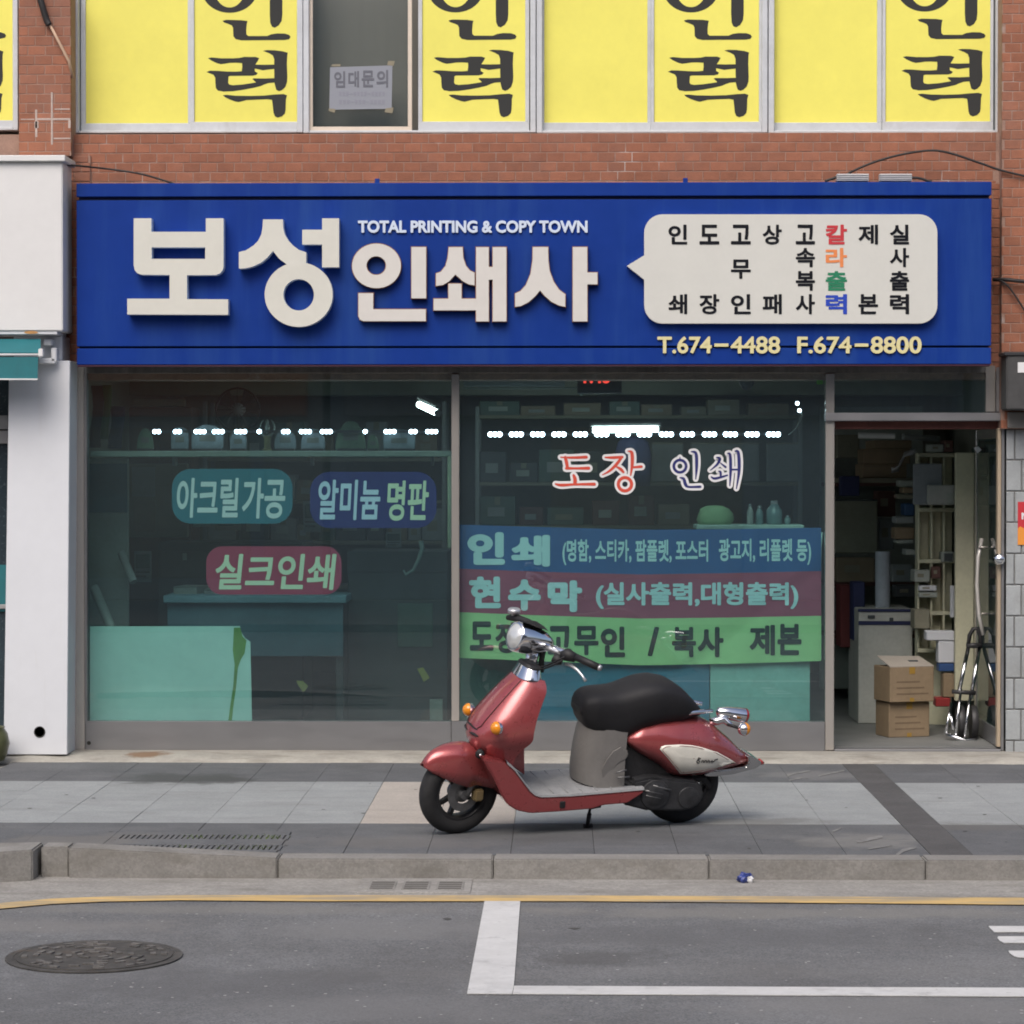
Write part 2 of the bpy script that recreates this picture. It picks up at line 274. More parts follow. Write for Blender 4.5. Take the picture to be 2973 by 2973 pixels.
# ------------------------------------------------------------------ ground
ROADZ = -0.09
def sheet(name, pts, z, mat, parent=None, thick=0.003):
    n = len(pts); b = MB(); b.add([(p[0], p[1], z) for p in pts] + [(p[0], p[1], z - thick) for p in pts], [tuple(range(n))] + [tuple(range(2*n - 1, n - 1, -1))] + [(i, n + i, n + (i + 1) % n, (i + 1) % n) for i in range(n)]); return b.build(name, mat, parent)
road = tag(box('road', -60, 60, -13.9, -4.25, -0.6, ROADZ, M_asphalt, bevel=0), kind='structure')
def gp(*pp): return [(G(x, y, ROADZ).x, G(x, y, ROADZ).y) for x, y in pp]
gl_top = gp((-900, 2650), (-300, 2606), (0, 2574), (110, 2566), (300, 2556), (3300, 2556))
gutter = tag(sheet('gutter', [(-12, -6.5)] + gp((-900, 2690), (-300, 2650), (0, 2628), (150, 2616), (300, 2608), (520, 2604)) + [(G(900, 2605, ROADZ).x, G(900, 2605, ROADZ).y), (G(3400, 2607, ROADZ).x, G(3400, 2607, ROADZ).y), (8, -4.2), (-12, -4.2)], ROADZ + 0.004, M_gutter), kind='structure')
mk = []
yl = gp((-900, 2690), (-300, 2648), (0, 2626), (150, 2613), (300, 2607), (520, 2603), (900, 2603), (1700, 2604), (2400, 2607), (3400, 2612))
yb = gp((3400, 2634), (2400, 2625), (1700, 2620), (900, 2620), (520, 2617), (300, 2621), (150, 2628), (0, 2642), (-300, 2668), (-900, 2712))
mk.append(sheet('yellow_line', yl + yb, ROADZ + 0.0062, M_yellow, road, 0.001))
mk.append(sheet('parking_line', gp((1408, 2613), (1511, 2613), (1492, 2867), (1486, 2889.5), (1356, 2889)), ROADZ + 0.006, M_white, road))
mk.append(sheet('parking_line', gp((1493, 2866), (3500, 2874), (3500, 2899), (1488, 2889)), ROADZ + 0.0055, M_white, road))
fm = cr(2860, 2640, 10.168)
for q in ([(105, 535), (1700, 535), (1700, 705), (265, 705), (150, 600)], [(385, 840), (1700, 835), (1700, 1025), (550, 1030), (480, 990), (430, 970), (365, 880)], [(695, 1265), (1700, 1255), (1700, 1455), (1020, 1460), (870, 1430), (720, 1330)]):
    mk.append(sheet('bay_number_stroke', gp(*[fm(*p) for p in q]), ROADZ + 0.006, M_white, road))
# kerb of single granite stones
kerb = tag(empty('kerb'), kind='structure')
jx = [(-700, 109), (109, 194), (194, 805), (805, 1432), (1432, 2058), (2058, 2685), (2685, 3320)]
for a, b_ in jx:
    x0 = G(a, 2497).x + 0.0022; x1 = G(b_, 2497).x - 0.0022; yf = -4.33; t0 = t1 = 0.004
    if b_ == 109: x1 -= 0.012; yf = -4.41; t0, t1 = 0.03, 0.052
    elif b_ == 194: yf = -4.30; t0 = t1 = 0.05
    elif b_ == 805: t0, t1 = 0.05, 0.006
    y0f = yf - (0.5 if a == -700 else 0)
    MB().hexa([(x0, y0f, -0.25), (x1, yf, -0.25), (x1, -4.163, -0.25), (x0, -4.163, -0.25)], [(x0, y0f, t0), (x1, yf, t1), (x1, -4.163, t1), (x0, -4.163, t0)]).build('kerb_stone', M_kerb, kerb, bevel=0.007, seg=2)
# pavement: bed plus single pavers
pav = tag(box('pavement', -14, 14, -4.16, 0.6, -0.4, -0.014, M_joint, bevel=0), kind='structure')
rows = [(-0.42, -0.898, 'd'), (-0.898, -1.376, 'd')] + [(-1.376 - 0.4345*i, -1.376 - 0.4345*(i + 1), 'l') for i in range(4)] + [(-3.114, -3.637, 'd'), (-3.637, -4.16, 'd')]
PW = 0.381; pm_cache = {}
def paver(x0, x1, ya, yb_, mat):
    k = (round(x1 - x0, 4), round(ya - yb_, 4), mat.name)
    if k not in pm_cache:
        o = MB().box(0.001, x1 - x0 - 0.001, -(ya - yb_) + 0.0006, -0.0006, -0.03, 0).build('paver', mat, pav, bevel=0.0007); pm_cache[k] = o.data
    else: o = link(bpy.data.objects.new('paver', pm_cache[k]), pav)
    o.location = (x0, ya, random.uniform(-0.0012, 0.0008))
for ya, yb_, kind in rows:
    for k in range(-6, 13):
        if k >= 0: x0 = 1.69 - PW*(k + 1); x1 = x0 + PW
        else: x0 = 1.88 + PW*(-k - 1); x1 = x0 + PW
        m = M_pdark if kind == 'd' else (M_ppale if k in (5, 6) else M_plight)
        paver(x0, x1, ya, yb_, m)
    paver(1.69, 1.88, ya, yb_, M_strip)
# cement fillet along the building foot
b = MB(); n = 60; prof = []
rnd = random.Random(3)
for i in range(n + 1):
    x = -5 + 10*i/n; j = rnd.uniform(-0.02, 0.02); k = rnd.uniform(-0.006, 0.008)
    prof.append([(x, -0.43 + j*0.3, -0.01), (x, -0.415 + j*0.3, 0.006), (x, -0.33 + j, 0.022 + k), (x, -0.22, 0.032 + k), (x, -0.14, 0.034), (x, 0.1, 0.036), (x, 0.1, -0.05)])
b.loft(prof, cap=False); tag(b.build('building_step', M_cement, autosmooth=50), kind='structure')
# trench grate in the pavement
g = empty('trench_grate', G(575, 2450)); tag(g, 'long weedy slotted drain grate set in the dark pavers behind the kerb', 'drain grate')
gx0, gx1 = G(325, 2450).x - g.location.x, G(822, 2450).x - g.location.x; gy0, gy1 = G(575, 2480).y - g.location.y, G(575, 2417).y - g.location.y
box('pit', gx0, gx1, gy0, gy1, -0.002, 0.0015, M_hole, g, bevel=0)
for y0, y1 in ((gy0, gy0 + 0.10), (gy0 + 0.26, gy1 - 0.27), (gy1 - 0.12, gy1)): box('rail', gx0, gx1, y0, y1, 0.002, 0.007, M_iron if False else M_pdark, g, bevel=0.001)
nb = 30; me = None
for r_, (y0, y1) in enumerate(((gy0 + 0.10, gy0 + 0.26), (gy1 - 0.27, gy1 - 0.12))):
    for i in range(nb + 1):
        x = gx0 + (gx1 - gx0)*i/nb
        if me is None: o = box('bar', -0.009, 0.009, 0, 0.15, 0, 0.004, M_pdark, g, bevel=0.0008); me = o.data
        else: o = link(bpy.data.objects.new('bar', me), g)
        o.location = (x, y0, 0.0022)
b = MB()
for i in range(260):
    x = rnd.choice([rnd.gauss(0.17, 0.06), rnd.gauss(0.27, 0.04), rnd.gauss(-0.05, 0.03), rnd.gauss(0.33, 0.02)]); top = rnd.random() < 0.6
    y = (gy1 - 0.2 if top else gy0 + 0.17) + rnd.uniform(-0.06, 0.06); h = rnd.uniform(0.006, 0.02); a = rnd.uniform(0, 6.28); dx, dy = math.cos(a)*0.003, math.sin(a)*0.003; lx, ly = rnd.uniform(-.012, .012), rnd.uniform(-.012, .012)
    b.add([(x - dx, y - dy, 0), (x + dx, y + dy, 0), (x + lx, y + ly, h)], [(0, 1, 2)])
o = b.build('weed_tufts', M_weed, None); o.location = g.location; tag(o, 'small green weeds sprouting from the trench grate slots', 'weeds', kind='stuff')
# gutter inlet
c0 = G(1205, 2575, ROADZ); g = empty('gutter_drain', c0); tag(g, 'concrete gutter drain cover with three dark slots below the kerb', 'drain cover')
x0, x1 = G(1042, 2575, ROADZ).x - c0.x, G(1370, 2575, ROADZ).x - c0.x; y0, y1 = G(1205, 2597, ROADZ).y - c0.y, G(1205, 2556, ROADZ).y - c0.y
box('slab', x0, x1, y0, y1, -0.01, 0.010, M_gutter, g, bevel=0.003)
for i in range(3):
    xa = x0 + 0.045 + i*(x1 - x0 - 0.05)/3; box('slot', xa, xa + (x1 - x0)/3 - 0.045, y0 + 0.06, y1 - 0.1, 0.005, 0.0125, M_kerb, g, bevel=0.001)
    for k in range(4): box('slot_gap', xa + 0.01, xa + (x1 - x0)/3 - 0.055, y0 + 0.075 + k*0.055, y0 + 0.105 + k*0.055, 0.006, 0.0135, pm('slot_gap_dark', (0.10, 0.095, 0.085), 0.95), g, bevel=0)  # gaps drawn as flat darker bars on top of each slot
# manhole
c0 = G(274, 2779, ROADZ); g = empty('manhole_cover', c0); tag(g, 'round cast iron manhole cover with concentric relief in the asphalt', 'manhole')
MB().lathe((0, 0, 0), (0, 0, 1), [(0.002, 0.330), (0.006, 0.330), (0.007, 0.302), (0.0045, 0.300), (0.0045, 0.0)], 48).build('frame', M_iron, g, autosmooth=30)
MB().lathe((0, 0, 0), (0, 0, 1), [(0.004, 0.292), (0.0085, 0.292), (0.0085, 0.28), (0.0065, 0.277), (0.0065, 0.0)], 48).build('cover', M_iron, g, autosmooth=30)
b = MB()
for r_ in range(6):
    rr = 0.045 + r_*0.041; m_ = int(5 + r_*4)
    for i in range(m_):
        if rnd.random() < 0.28: continue
        a0 = 2*math.pi*i/m_ + r_*0.3 + rnd.uniform(-.12, .12); a1 = a0 + 2*math.pi/m_*0.62
        q = [(rr*math.cos(a0 + (a1 - a0)*t/3), rr*math.sin(a0 + (a1 - a0)*t/3)) for t in range(4)]; q2 = [(x*(rr + 0.02)/rr, y*(rr + 0.02)/rr) for x, y in q]
        for t in range(3):
            lo = [(*q[t], 0.0065), (*q[t + 1], 0.0065), (*q2[t + 1], 0.0065), (*q2[t], 0.0065)]; b.hexa(lo, [(x, y, 0.0115) for x, y, _ in lo])
M_iron2 = pm('worn_iron', (0.17, 0.16, 0.15), 0.55, 0.4, noise=0.45, nscale=15)
o = b.build('relief', M_iron2, g); o['kind'] = 'stuff'
# litter
lt = bpy.data.meshes.new('litter'); bm = bmesh.new(); bmesh.ops.create_icosphere(bm, subdivisions=3, radius=0.026)
for v in bm.verts: v.co *= 1 + 0.28*math.sin(v.co.x*220 + 1) * math.cos(v.co.y*110 + v.co.z*90) + rnd.uniform(-0.10, 0.10); v.co.x *= 1.25
bm.to_mesh(lt); bm.free(); lt.materials.append(pm('litter_blue', (0.03, 0.05, 0.22), 0.35, noise=0.5, nscale=30)); lt.materials.append(M_vwhite)
for p in lt.polygons: p.material_index = 1 if (p.center.x > 0.008 and p.center.z < 0.01 and p.center.y < 0) else 0
o = link(bpy.data.objects.new('litter', lt)); o.location = G(2165, 2564, ROADZ) + Vector((0, -0.005, 0.022)); tag(o, 'crumpled blue and white plastic wrapper lying against the kerb', 'litter')
# ------------------------------------------------------------------ brick walls: mortar bed with single bricks
BH, BW_ = 27.7*16/7600, 49.3*16/7600
BR = {}
def bricks(parent, x0, x1, z0, z1, yf, course, bw=BW_, phase=0.5, zref=0.0, stack=False):
    r0 = math.floor((z0 - zref)/course)
    for r_ in range(r0, int(math.ceil((z1 - zref)/course))):
        za, zb = max(z0, zref + r_*course), min(z1, zref + (r_ + 1)*course)
        if zb - za < 0.02: continue
        off = 0 if stack else (phase*bw if r_ % 2 else 0) + ((r_*37) % 5)*0.004
        k = math.floor((x0 + off)/bw)
        while k*bw - off < x1:
            xa, xb = max(x0, k*bw - off), min(x1, (k + 1)*bw - off); k += 1
            if xb - xa < 0.02: continue
            key = (round(xb - xa, 3), round(zb - za, 3), random.randint(0, 2))
            if key not in BR:
                o = MB().box(0.0026, xb - xa - 0.0026, 0, 0.03, 0.0026, zb - za - 0.0026).build('brick', M_brick, parent, bevel=0.0018); BR[key] = o.data
            else: o = link(bpy.data.objects.new('brick', BR[key]), parent)
            o.location = (xa, yf + random.uniform(-0.0008, 0.0005), za); o.rotation_euler = (random.uniform(-.004, .004), 0, random.uniform(-.004, .004))
wx0, wx1 = W(200, 400).x, W(2893, 400).x; zs = W(1500, 387).z; zb_ = W(1500, 540).z
wl = empty('brick_wall', (0, 0, 0)); tag(wl, 'long red brick wall band between the yellow windows and the blue sign', 'brick wall')
box('mortar_bed', -4.5, 4.5, 0.002, 0.25, 2.30, zs, M_mortar, wl, bevel=0)
bricks(wl, wx0, wx1, zb_, zs, 0.0, BH, zref=zs - 10*BH)
def pier(px0, px1, py0, py1, yf, label):
    p = empty('brick_pier', (0, 0, 0)); tag(p, label, 'brick pier', 'brick piers between the upper windows')
    x0, x1, z0, z1 = rect(px0, py1 if py1 < py0 else py0, px1, max(py0, py1), yf); z0, z1 = min(z0, z1), max(z0, z1)
    box('mortar_bed', x0 + 0.003, x1 - 0.003, yf + 0.002, 0.3, z0, z1, M_mortar, p, bevel=0)
    bricks(p, x0, x1, z0, z1, yf, BH, bw=(x1 - x0)/3 if px1 - px0 < 160 else (x1 - x0)/3, zref=zs - 10*BH, stack=False)
    return p
p = pier(54, 206, -30, 452, -0.10, 'left brick pier with a cable and white lime marks above the white signbox')
M_lime = pm('lime', (0.44, 0.36, 0.32), 0.9, noise=0.15, nscale=20)
for a in ((102, 318, 108, 398), (148, 268, 153, 420), (108, 343, 148, 349), (153, 343, 204, 349), (198, 349, 205, 372), (158, 315, 203, 319), (60, 345, 100, 348), (155, 400, 205, 404), (100, 352, 112, 372)): pbox('lime_mark', *a, -0.1018, 0.003, M_lime, p, 0.001)
p2 = empty('brick_pier'); tag(p2, 'right brick pier beside the last yellow window and blue sign end', 'brick pier', 'brick piers between the upper windows')
x0, x1, z0, z1 = rect(2906, -30, 3120, 1245, -0.10)
box('mortar_bed', x0 + 0.003, x1, -0.098, 0.3, z0, z1, M_mortar, p2, bevel=0)
bricks(p2, x0, x0 + 3*0.1, z0, z1, -0.10, BH, bw=0.1, zref=zs - 10*BH)
# brick return and side strips by the sign ends
wb = empty('brick_strip'); tag(wb, 'narrow shaded brick strip between white signbox and blue sign', 'brick wall', 'brick strips at the ends of the blue sign')
x0, x1, z0, z1 = rect(150, 452, 262, 1080, -0.02); box('mortar_bed', x0, x1, -0.015, 0.2, z0, z1, M_mortar, wb, bevel=0); bricks(wb, x0, x1, z0, z1, -0.02, BH, zref=zs - 10*BH)
wb = empty('brick_strip'); tag(wb, 'narrow shaded brick strip between blue sign and right brick pier', 'brick wall', 'brick strips at the ends of the blue sign')
x0, x1, z0, z1 = rect(2836, 532, 2905, 1080, -0.015); box('mortar_bed', x0, x1, -0.01, 0.2, z0, z1, M_mortar, wb, bevel=0); bricks(wb, x0, x1, z0, z1, -0.015, BH, zref=zs - 10*BH)
# grey block wall on the right
gw = empty('block_wall'); tag(gw, 'pale grey block wall right of the shop door', 'block wall')
x0, x1, z0, z1 = rect(2918, 1245, 3150, 2190, -0.05)
M_blockjoint = pm('block_joint', (0.16, 0.16, 0.155), 0.95, noise=0.15, nscale=20)
box('mortar_bed', x0 + 0.004, x1, -0.043, 0.25, 0.0, z1, M_blockjoint, gw, bevel=0)
for r_ in range(12):
    zt = z1 - r_*90.5*16/7600*0.995; zb2 = max(zt - 90.5*16/7600*0.995, 0.0)
    if zt < 0.03: break
    off = 26 if r_ % 2 == 0 else 46
    xs = [x0, x0 + off*16/7600] + [x0 + (off + 62*k)*16/7600 for k in range(1, 4)]
    for a, c in zip(xs[:-1], xs[1:]): box('block', a + 0.004, c - 0.004, -0.05, 0.0, zb2 + 0.004, zt - 0.004, M_block, gw, bevel=0.004)
# ------------------------------------------------------------------ upper windows
fL = cr(560, 0, 4.83)
LET = [[ell(515, -150, 391, 330, 48), ell(515, -150, 210, 255, 40)],
 [[(1080, -500), (1255, -500), (1255, 200), (1245, 290), (1205, 355), (1150, 388), (1110, 375), (1085, 320), (1078, 200)]],
 [[(415, 292), (470, 278), (560, 280), (680, 283), (765, 295), (755, 340), (748, 420), (750, 480), (775, 505), (880, 505), (1040, 505), (1100, 480), (1180, 468), (1290, 470), (1350, 490), (1370, 518), (1350, 548), (1290, 560), (1000, 562), (680, 565), (600, 548), (568, 510), (565, 440), (563, 390), (545, 355), (500, 335), (440, 315)]],
 [[(210, 815), (260, 805), (400, 817), (560, 817), (650, 812), (720, 797), (880, 798), (930, 815), (910, 855), (880, 900), (868, 960), (870, 1000), (910, 1025), (890, 1050), (840, 1062), (520, 1065), (500, 1075), (495, 1160), (510, 1185), (560, 1195), (700, 1185), (830, 1165), (885, 1155), (835, 1110), (850, 1098), (1000, 1100), (1143, 1095), (1143, 1158), (1060, 1165), (1000, 1185), (950, 1208), (850, 1232), (700, 1260), (560, 1280), (430, 1285), (350, 1270), (322, 1235), (315, 1160), (313, 1090), (290, 1050), (240, 1030), (190, 1010), (240, 990), (330, 992), (480, 1003), (600, 1005), (685, 998), (692, 940), (690, 885), (600, 880), (520, 882), (450, 893), (390, 900), (340, 887), (260, 850)]],
 [[(870, 905), (1000, 908), (1150, 905), (1150, 965), (1060, 975), (980, 985), (920, 972), (862, 960)]],
 [[(985, 712), (1040, 702), (1150, 705), (1260, 718), (1330, 740), (1322, 790), (1318, 900), (1325, 1080), (1320, 1150), (1295, 1220), (1250, 1262), (1210, 1278), (1170, 1260), (1155, 1210), (1143, 1158), (1140, 1000), (1140, 830), (1120, 775), (1070, 745)]],
 [[(420, 1335), (480, 1330), (600, 1342), (800, 1345), (1000, 1340), (1150, 1325), (1270, 1318), (1320, 1335), (1305, 1390), (1300, 1540), (1290, 1590), (1250, 1630), (1190, 1648), (1150, 1630), (1130, 1580), (1120, 1480), (1110, 1400), (1050, 1390), (900, 1395), (750, 1402), (690, 1418), (640, 1430), (590, 1420), (520, 1395), (450, 1362)]]]
YW = 0.10     # window plane, set back from the brick face
TOPZ = 4.9
def sash(win, name, px0, px1, pyb, Y, frame=16, mat=M_film, rail=28, fm=M_alu):
    """one sliding sash: pane behind a thin frame; px0..px1 is the visible pane"""
    x0, x1, z0, _ = rect(px0, 0, px1, pyb, Y); s = empty(name); s.parent = win; fw = frame*16/7600; rh = rail*16/7600
    box('pane', x0 - 0.006, x1 + 0.006, Y + 0.012, Y + 0.02, z0 - 0.006, TOPZ - 0.03, mat, s, bevel=0)
    MB().box(x0 - fw, x0, Y, Y + 0.03, z0, TOPZ - 0.02).box(x1, x1 + fw, Y, Y + 0.03, z0, TOPZ - 0.02).box(x0 - fw, x1 + fw, Y - 0.0005, Y + 0.03, z0 - rh, z0).build('frame', fm, s, bevel=0.002)
    return s
def letters(parent, dx, dy=0.0, Y=0.0):
    for k, (idx, nm) in enumerate((((0, 1, 2), 'lettering'), ((3, 4, 5, 6), 'lettering'))):
        b = MB()
        for j, i in enumerate(idx): plate(b, [[(x + dx*4.83, y + dy*4.83) for x, y in lp] for lp in LET[i]], Y - 0.0004*(j + 1), 0.0014, fL)
        b.build(nm, M_black, parent)
def window(label, jl, jr, dy=0):
    w_ = empty('window'); tag(w_, label, 'window', 'upper windows in a row')
    x0, x1, z0, _ = rect(jl, 0, jr, 388, YW)
    MB().box(x0, x0 + 0.035, YW - 0.03, YW + 0.12, z0, TOPZ).box(x1 - 0.035, x1, YW - 0.03, YW + 0.12, z0, TOPZ).box(x0 + 0.035, x1 - 0.035, YW - 0.025, YW + 0.12, z0, z0 + 0.016).build('frame', M_alu, w_, bevel=0.003)
    return w_
w1 = window('upper window with plain yellow left sash next to the brick pier', 214, 880); sash(w1, 'sash', 249, 545, 358, YW + 0.03, 14); s = sash(w1, 'sash', 564, 862, 354, YW, 9); letters(s, 0, 0, YW + 0.012)
w2 = window('upper window with a clear dark pane and taped notice', 882, 1556)
s = sash(w2, 'sash', 908, 1184, 368, YW - 0.004, 12, M_glassclear, 13, M_cream); s2 = sash(w2, 'sash', 1226, 1525, 353, YW + 0.026, 12); letters(s2, 656, -1, YW + 0.038)
w3 = window('upper window third from left, yellow, between dark-pane window and last window', 1558, 2228); sash(w3, 'sash', 1580, 1880, 356, YW + 0.03, 14); s = sash(w3, 'sash', 1899, 2204, 354, YW, 9); letters(s, 1339.5, -1, YW + 0.012)
w4 = window('rightmost upper window, yellow, beside the right brick pier', 2230, 2906); sash(w4, 'sash', 2248, 2547, 356, YW + 0.03, 14); s = sash(w4, 'sash', 2571, 2876, 353, YW, 9); letters(s, 2018, -3.5, YW + 0.012)
w0 = empty('window'); tag(w0, 'leftmost upper window, only a yellow edge showing beside the brick pier', 'window', 'upper windows in a row')
x0, x1, z0, _ = rect(-700, 0, 53, 381, YW)
MB().box(x1 - 0.03, x1, YW - 0.02, YW + 0.1, z0, TOPZ).box(x0, x1 - 0.03, YW - 0.02, YW + 0.1, z0, z0 + 0.02).build('frame', M_alu, w0, bevel=0.003); s = sash(w0, 'sash', -290, 36, 350, YW, 14); letters(s, -826, -4, YW + 0.012)
# room behind the clear pane: grey blind and walls
ur = tag(box('upper_room_wall', -4.6, 4.6, 0.32, 0.36, 3.5, 5.0, pm('upper_blind', (0.165, 0.155, 0.14), 0.9, noise=0.05, nscale=3, stretch=(4, 1, 0.3)), bevel=0), kind='structure')
nf = cr(880, 130, 6.44); npz = YW - 0.002
nt_ = empty('notice', W(*nf(1085, 1200), npz)); tag(nt_, 'white taped paper notice with black lettering on the dark upper pane', 'notice')
def loc(mb, o): mb.v = [(v[0] - o.location.x, v[1] - o.location.y, v[2] - o.location.z) for v in mb.v]; return mb
loc(plate(MB(), [[nf(*p) for p in ((505, 420), (1670, 385), (1655, 1195), (490, 1215))]], npz, 0.001), nt_).build('sheet', pm('notice_paper', (0.26, 0.275, 0.31), 0.7), nt_)
M_ink = pm('ink_grey', (0.13, 0.135, 0.16), 0.7); M_ink2 = pm('ink_pale', (0.24, 0.245, 0.29), 0.7)
b = MB(); 
for ch, x0, x1, y0, y1 in (('임', 580, 785, 495, 800), ('대', 845, 1045, 490, 795), ('문', 1095, 1330, 480, 790), ('의', 1370, 1590, 470, 800)): text(b, ch, *nf(x0, y0), *nf(x1, y1), npz - 0.0012, 0.0006, 0.02)
loc(b, nt_).build('lettering', M_ink, nt_)
b = MB()
for yy, pat in ((870, '111-1111-1111'), (1022, '111-111-1111')):
    xx = 665
    for ch in pat:
        wd = 875/len(pat)
        if ch == '1': plate(b, [[nf(xx + 6, yy + rnd.uniform(0, 14)), nf(xx + wd - 10, yy + rnd.uniform(0, 14)), nf(xx + wd - rnd.uniform(10, 30), yy + 88), nf(xx + rnd.uniform(6, 26), yy + 88)]], npz - 0.0012, 0.0006)
        else: plate(b, [[nf(xx + 8, yy + 40), nf(xx + wd - 8, yy + 40), nf(xx + wd - 8, yy + 54), nf(xx + 8, yy + 54)]], npz - 0.0012, 0.0006)
        xx += wd
loc(b, nt_).build('phone_number', M_ink2, nt_)['kind'] = 'stuff'
for q in (((520, 400), (545, 365), (705, 360), (690, 405)), ((1570, 380), (1590, 300), (1715, 305), (1690, 395)), ((1520, 1260), (1545, 1190), (1695, 1170), (1670, 1280)), ((470, 1230), (480, 1190), (600, 1200), (590, 1275))): loc(plate(MB(), [[nf(*p) for p in q]], npz - 0.0016, 0.0006), nt_).build('tape', pm('tape', (0.25, 0.22, 0.15), 0.5), nt_)

# marks of use on the pavement and road, each with its own shape
def patch(name, pts, z, mat, parent, label=None): return sheet(name, [(G(x, y, z).x, G(x, y, z).y) for x, y in pts], z, mat, parent, 0.0006)
M_wet = pm('wet_patch', (0.062, 0.066, 0.066), 0.5, noise=0.3, nscale=9); M_scuff = pm('cement_scuff', (0.19, 0.188, 0.182), 0.9, noise=0.3, nscale=20)
def blob(cx, cy, rx, ry, n, seed, j=0.35):
    r_ = random.Random(seed); return [(cx + rx*(1 + r_.uniform(-j, j))*math.cos(2*math.pi*k/n), cy + ry*(1 + r_.uniform(-j, j))*math.sin(2*math.pi*k/n)) for k in range(n)]
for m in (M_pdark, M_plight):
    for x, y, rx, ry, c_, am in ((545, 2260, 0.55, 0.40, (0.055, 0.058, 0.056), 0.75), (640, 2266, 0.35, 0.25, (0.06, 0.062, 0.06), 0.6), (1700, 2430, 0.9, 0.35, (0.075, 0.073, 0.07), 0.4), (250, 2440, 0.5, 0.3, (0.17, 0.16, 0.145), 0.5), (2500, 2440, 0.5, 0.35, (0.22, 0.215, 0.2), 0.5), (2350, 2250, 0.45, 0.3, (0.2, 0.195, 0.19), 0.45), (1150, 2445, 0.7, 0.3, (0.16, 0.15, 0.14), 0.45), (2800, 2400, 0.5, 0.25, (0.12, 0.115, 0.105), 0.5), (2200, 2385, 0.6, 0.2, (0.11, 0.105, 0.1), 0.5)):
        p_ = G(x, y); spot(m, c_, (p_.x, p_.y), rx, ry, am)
for k, pp in enumerate((((2284, 2247), (2350, 2236), (2352, 2239), (2300, 2249), (2286, 2256)), ((2290, 2263), (2330, 2256), (2331, 2259), (2292, 2267)), ((2375, 2250), (2450, 2235), (2452, 2238), (2378, 2254)), ((2415, 2412), (2440, 2402), (2442, 2405), (2418, 2417)), ((2485, 2440), (2560, 2424), (2563, 2432), (2500, 2446), (2488, 2446)), ((2600, 2480), (2620, 2464), (2660, 2458), (2662, 2462), (2625, 2472), (2608, 2483)), ((2520, 2462), (2590, 2452), (2591, 2455), (2522, 2466)))): patch('cement_scuff', pp, 0.0018, M_scuff, pav)
rdk = random.Random(5); M_gum = pm('gum_spot', (0.07, 0.068, 0.065), 0.9); M_chip = pm('stone_chip', (0.36, 0.36, 0.35), 0.9)
b1, b2 = MB(), MB()
for i in range(40):
    x, y = rdk.uniform(0, 2973), rdk.uniform(2235, 2475); p = G(x, y, 0.002); r_ = rdk.uniform(0.006, 0.014); b1.add([(p.x + r_*math.cos(k*1.05), p.y + r_*math.sin(k*1.05), 0.0021) for k in range(6)], [tuple(range(6))])
for i in range(260):
    x, y = rdk.uniform(-50, 3020), rdk.uniform(2640, 3000); p = G(x, y, ROADZ); r_ = rdk.uniform(0.003, 0.008); b2.add([(p.x + r_*math.cos(k*1.3), p.y + r_*math.sin(k*1.3), ROADZ + 0.0012) for k in range(5)], [tuple(range(5))])
o = b1.build('gum_spots', M_gum, pav); o['kind'] = 'stuff'; o = b2.build('stone_chips', M_chip, road); o['kind'] = 'stuff'
sheet('tar_mark', gp((1650, 2696), (1668, 2694), (1685, 2696), (1668, 2700)), ROADZ + 0.002, M_gum, road, 0.0006); sheet('tar_mark', gp((1285, 2668), (1300, 2665), (1312, 2669), (1300, 2673)), ROADZ + 0.002, M_gum, road, 0.0006)
p_ = W(432, 2178, -0.25); spot(M_cement, (0.19, 0.10, 0.045), (p_.x, -0.24), 0.16, 0.16, 0.8, 9)
for x, y, rx, ry, c_, am in ((600, 2860, 1.0, 0.5, (0.10, 0.10, 0.102), 0.6), (1150, 2700, 0.8, 0.35, (0.18, 0.18, 0.178), 0.6), (2100, 2720, 1.2, 0.4, (0.10, 0.101, 0.104), 0.55), (2600, 2930, 0.9, 0.4, (0.19, 0.188, 0.184), 0.6), (1750, 2780, 0.35, 0.25, (0.075, 0.073, 0.072), 0.6), (150, 2690, 0.8, 0.25, (0.19, 0.185, 0.178), 0.6), (1100, 2930, 0.8, 0.3, (0.17, 0.17, 0.17), 0.5), (2300, 2650, 1.5, 0.2, (0.2, 0.195, 0.18), 0.6), (700, 2640, 1.5, 0.18, (0.2, 0.195, 0.18), 0.5)):
    p_ = G(x, y, ROADZ); spot(M_asphalt, c_, (p_.x, p_.y), rx, ry, am, 4)
# ------------------------------------------------------------------ the blue signboard
YS = -0.30
sg = empty('signboard'); tag(sg, 'wide blue shop signboard with raised white letters and speech bubble panel', 'signboard')
x0, x1, z0, z1 = rect(223, 527.5, 2879, 1059, YS)
box('backing', x0 + 0.01, x1 - 0.01, YS + 0.03, -0.03, z0 + 0.005, z1 - 0.005, M_bluedark, sg, bevel=0)
for nm, ya, yb in (('panel_strip', 527.5, 571.5), ('panel_board', 577, 1006), ('panel_strip', 1009.5, 1059)):
    _, _, za, zb = rect(223, ya, 2879, yb, YS); box(nm, x0, x1, YS, YS + 0.05, za, zb, M_blue, sg, bevel=0.003)
box('bottom_trim', x0 + 0.004, x1 - 0.004, YS + 0.004, YS + 0.06, z0 - 0.012, z0 - 0.001, pm('sign_trim', (0.05, 0.01, 0.03), 0.5), sg, bevel=0.002)
f1 = cr(380, 430, 3.116); f2 = cr(1010, 680, 2.611); YL, YM = YS - 0.085, YS - 0.05
BM = [M_letterpink, M_letterbrown]
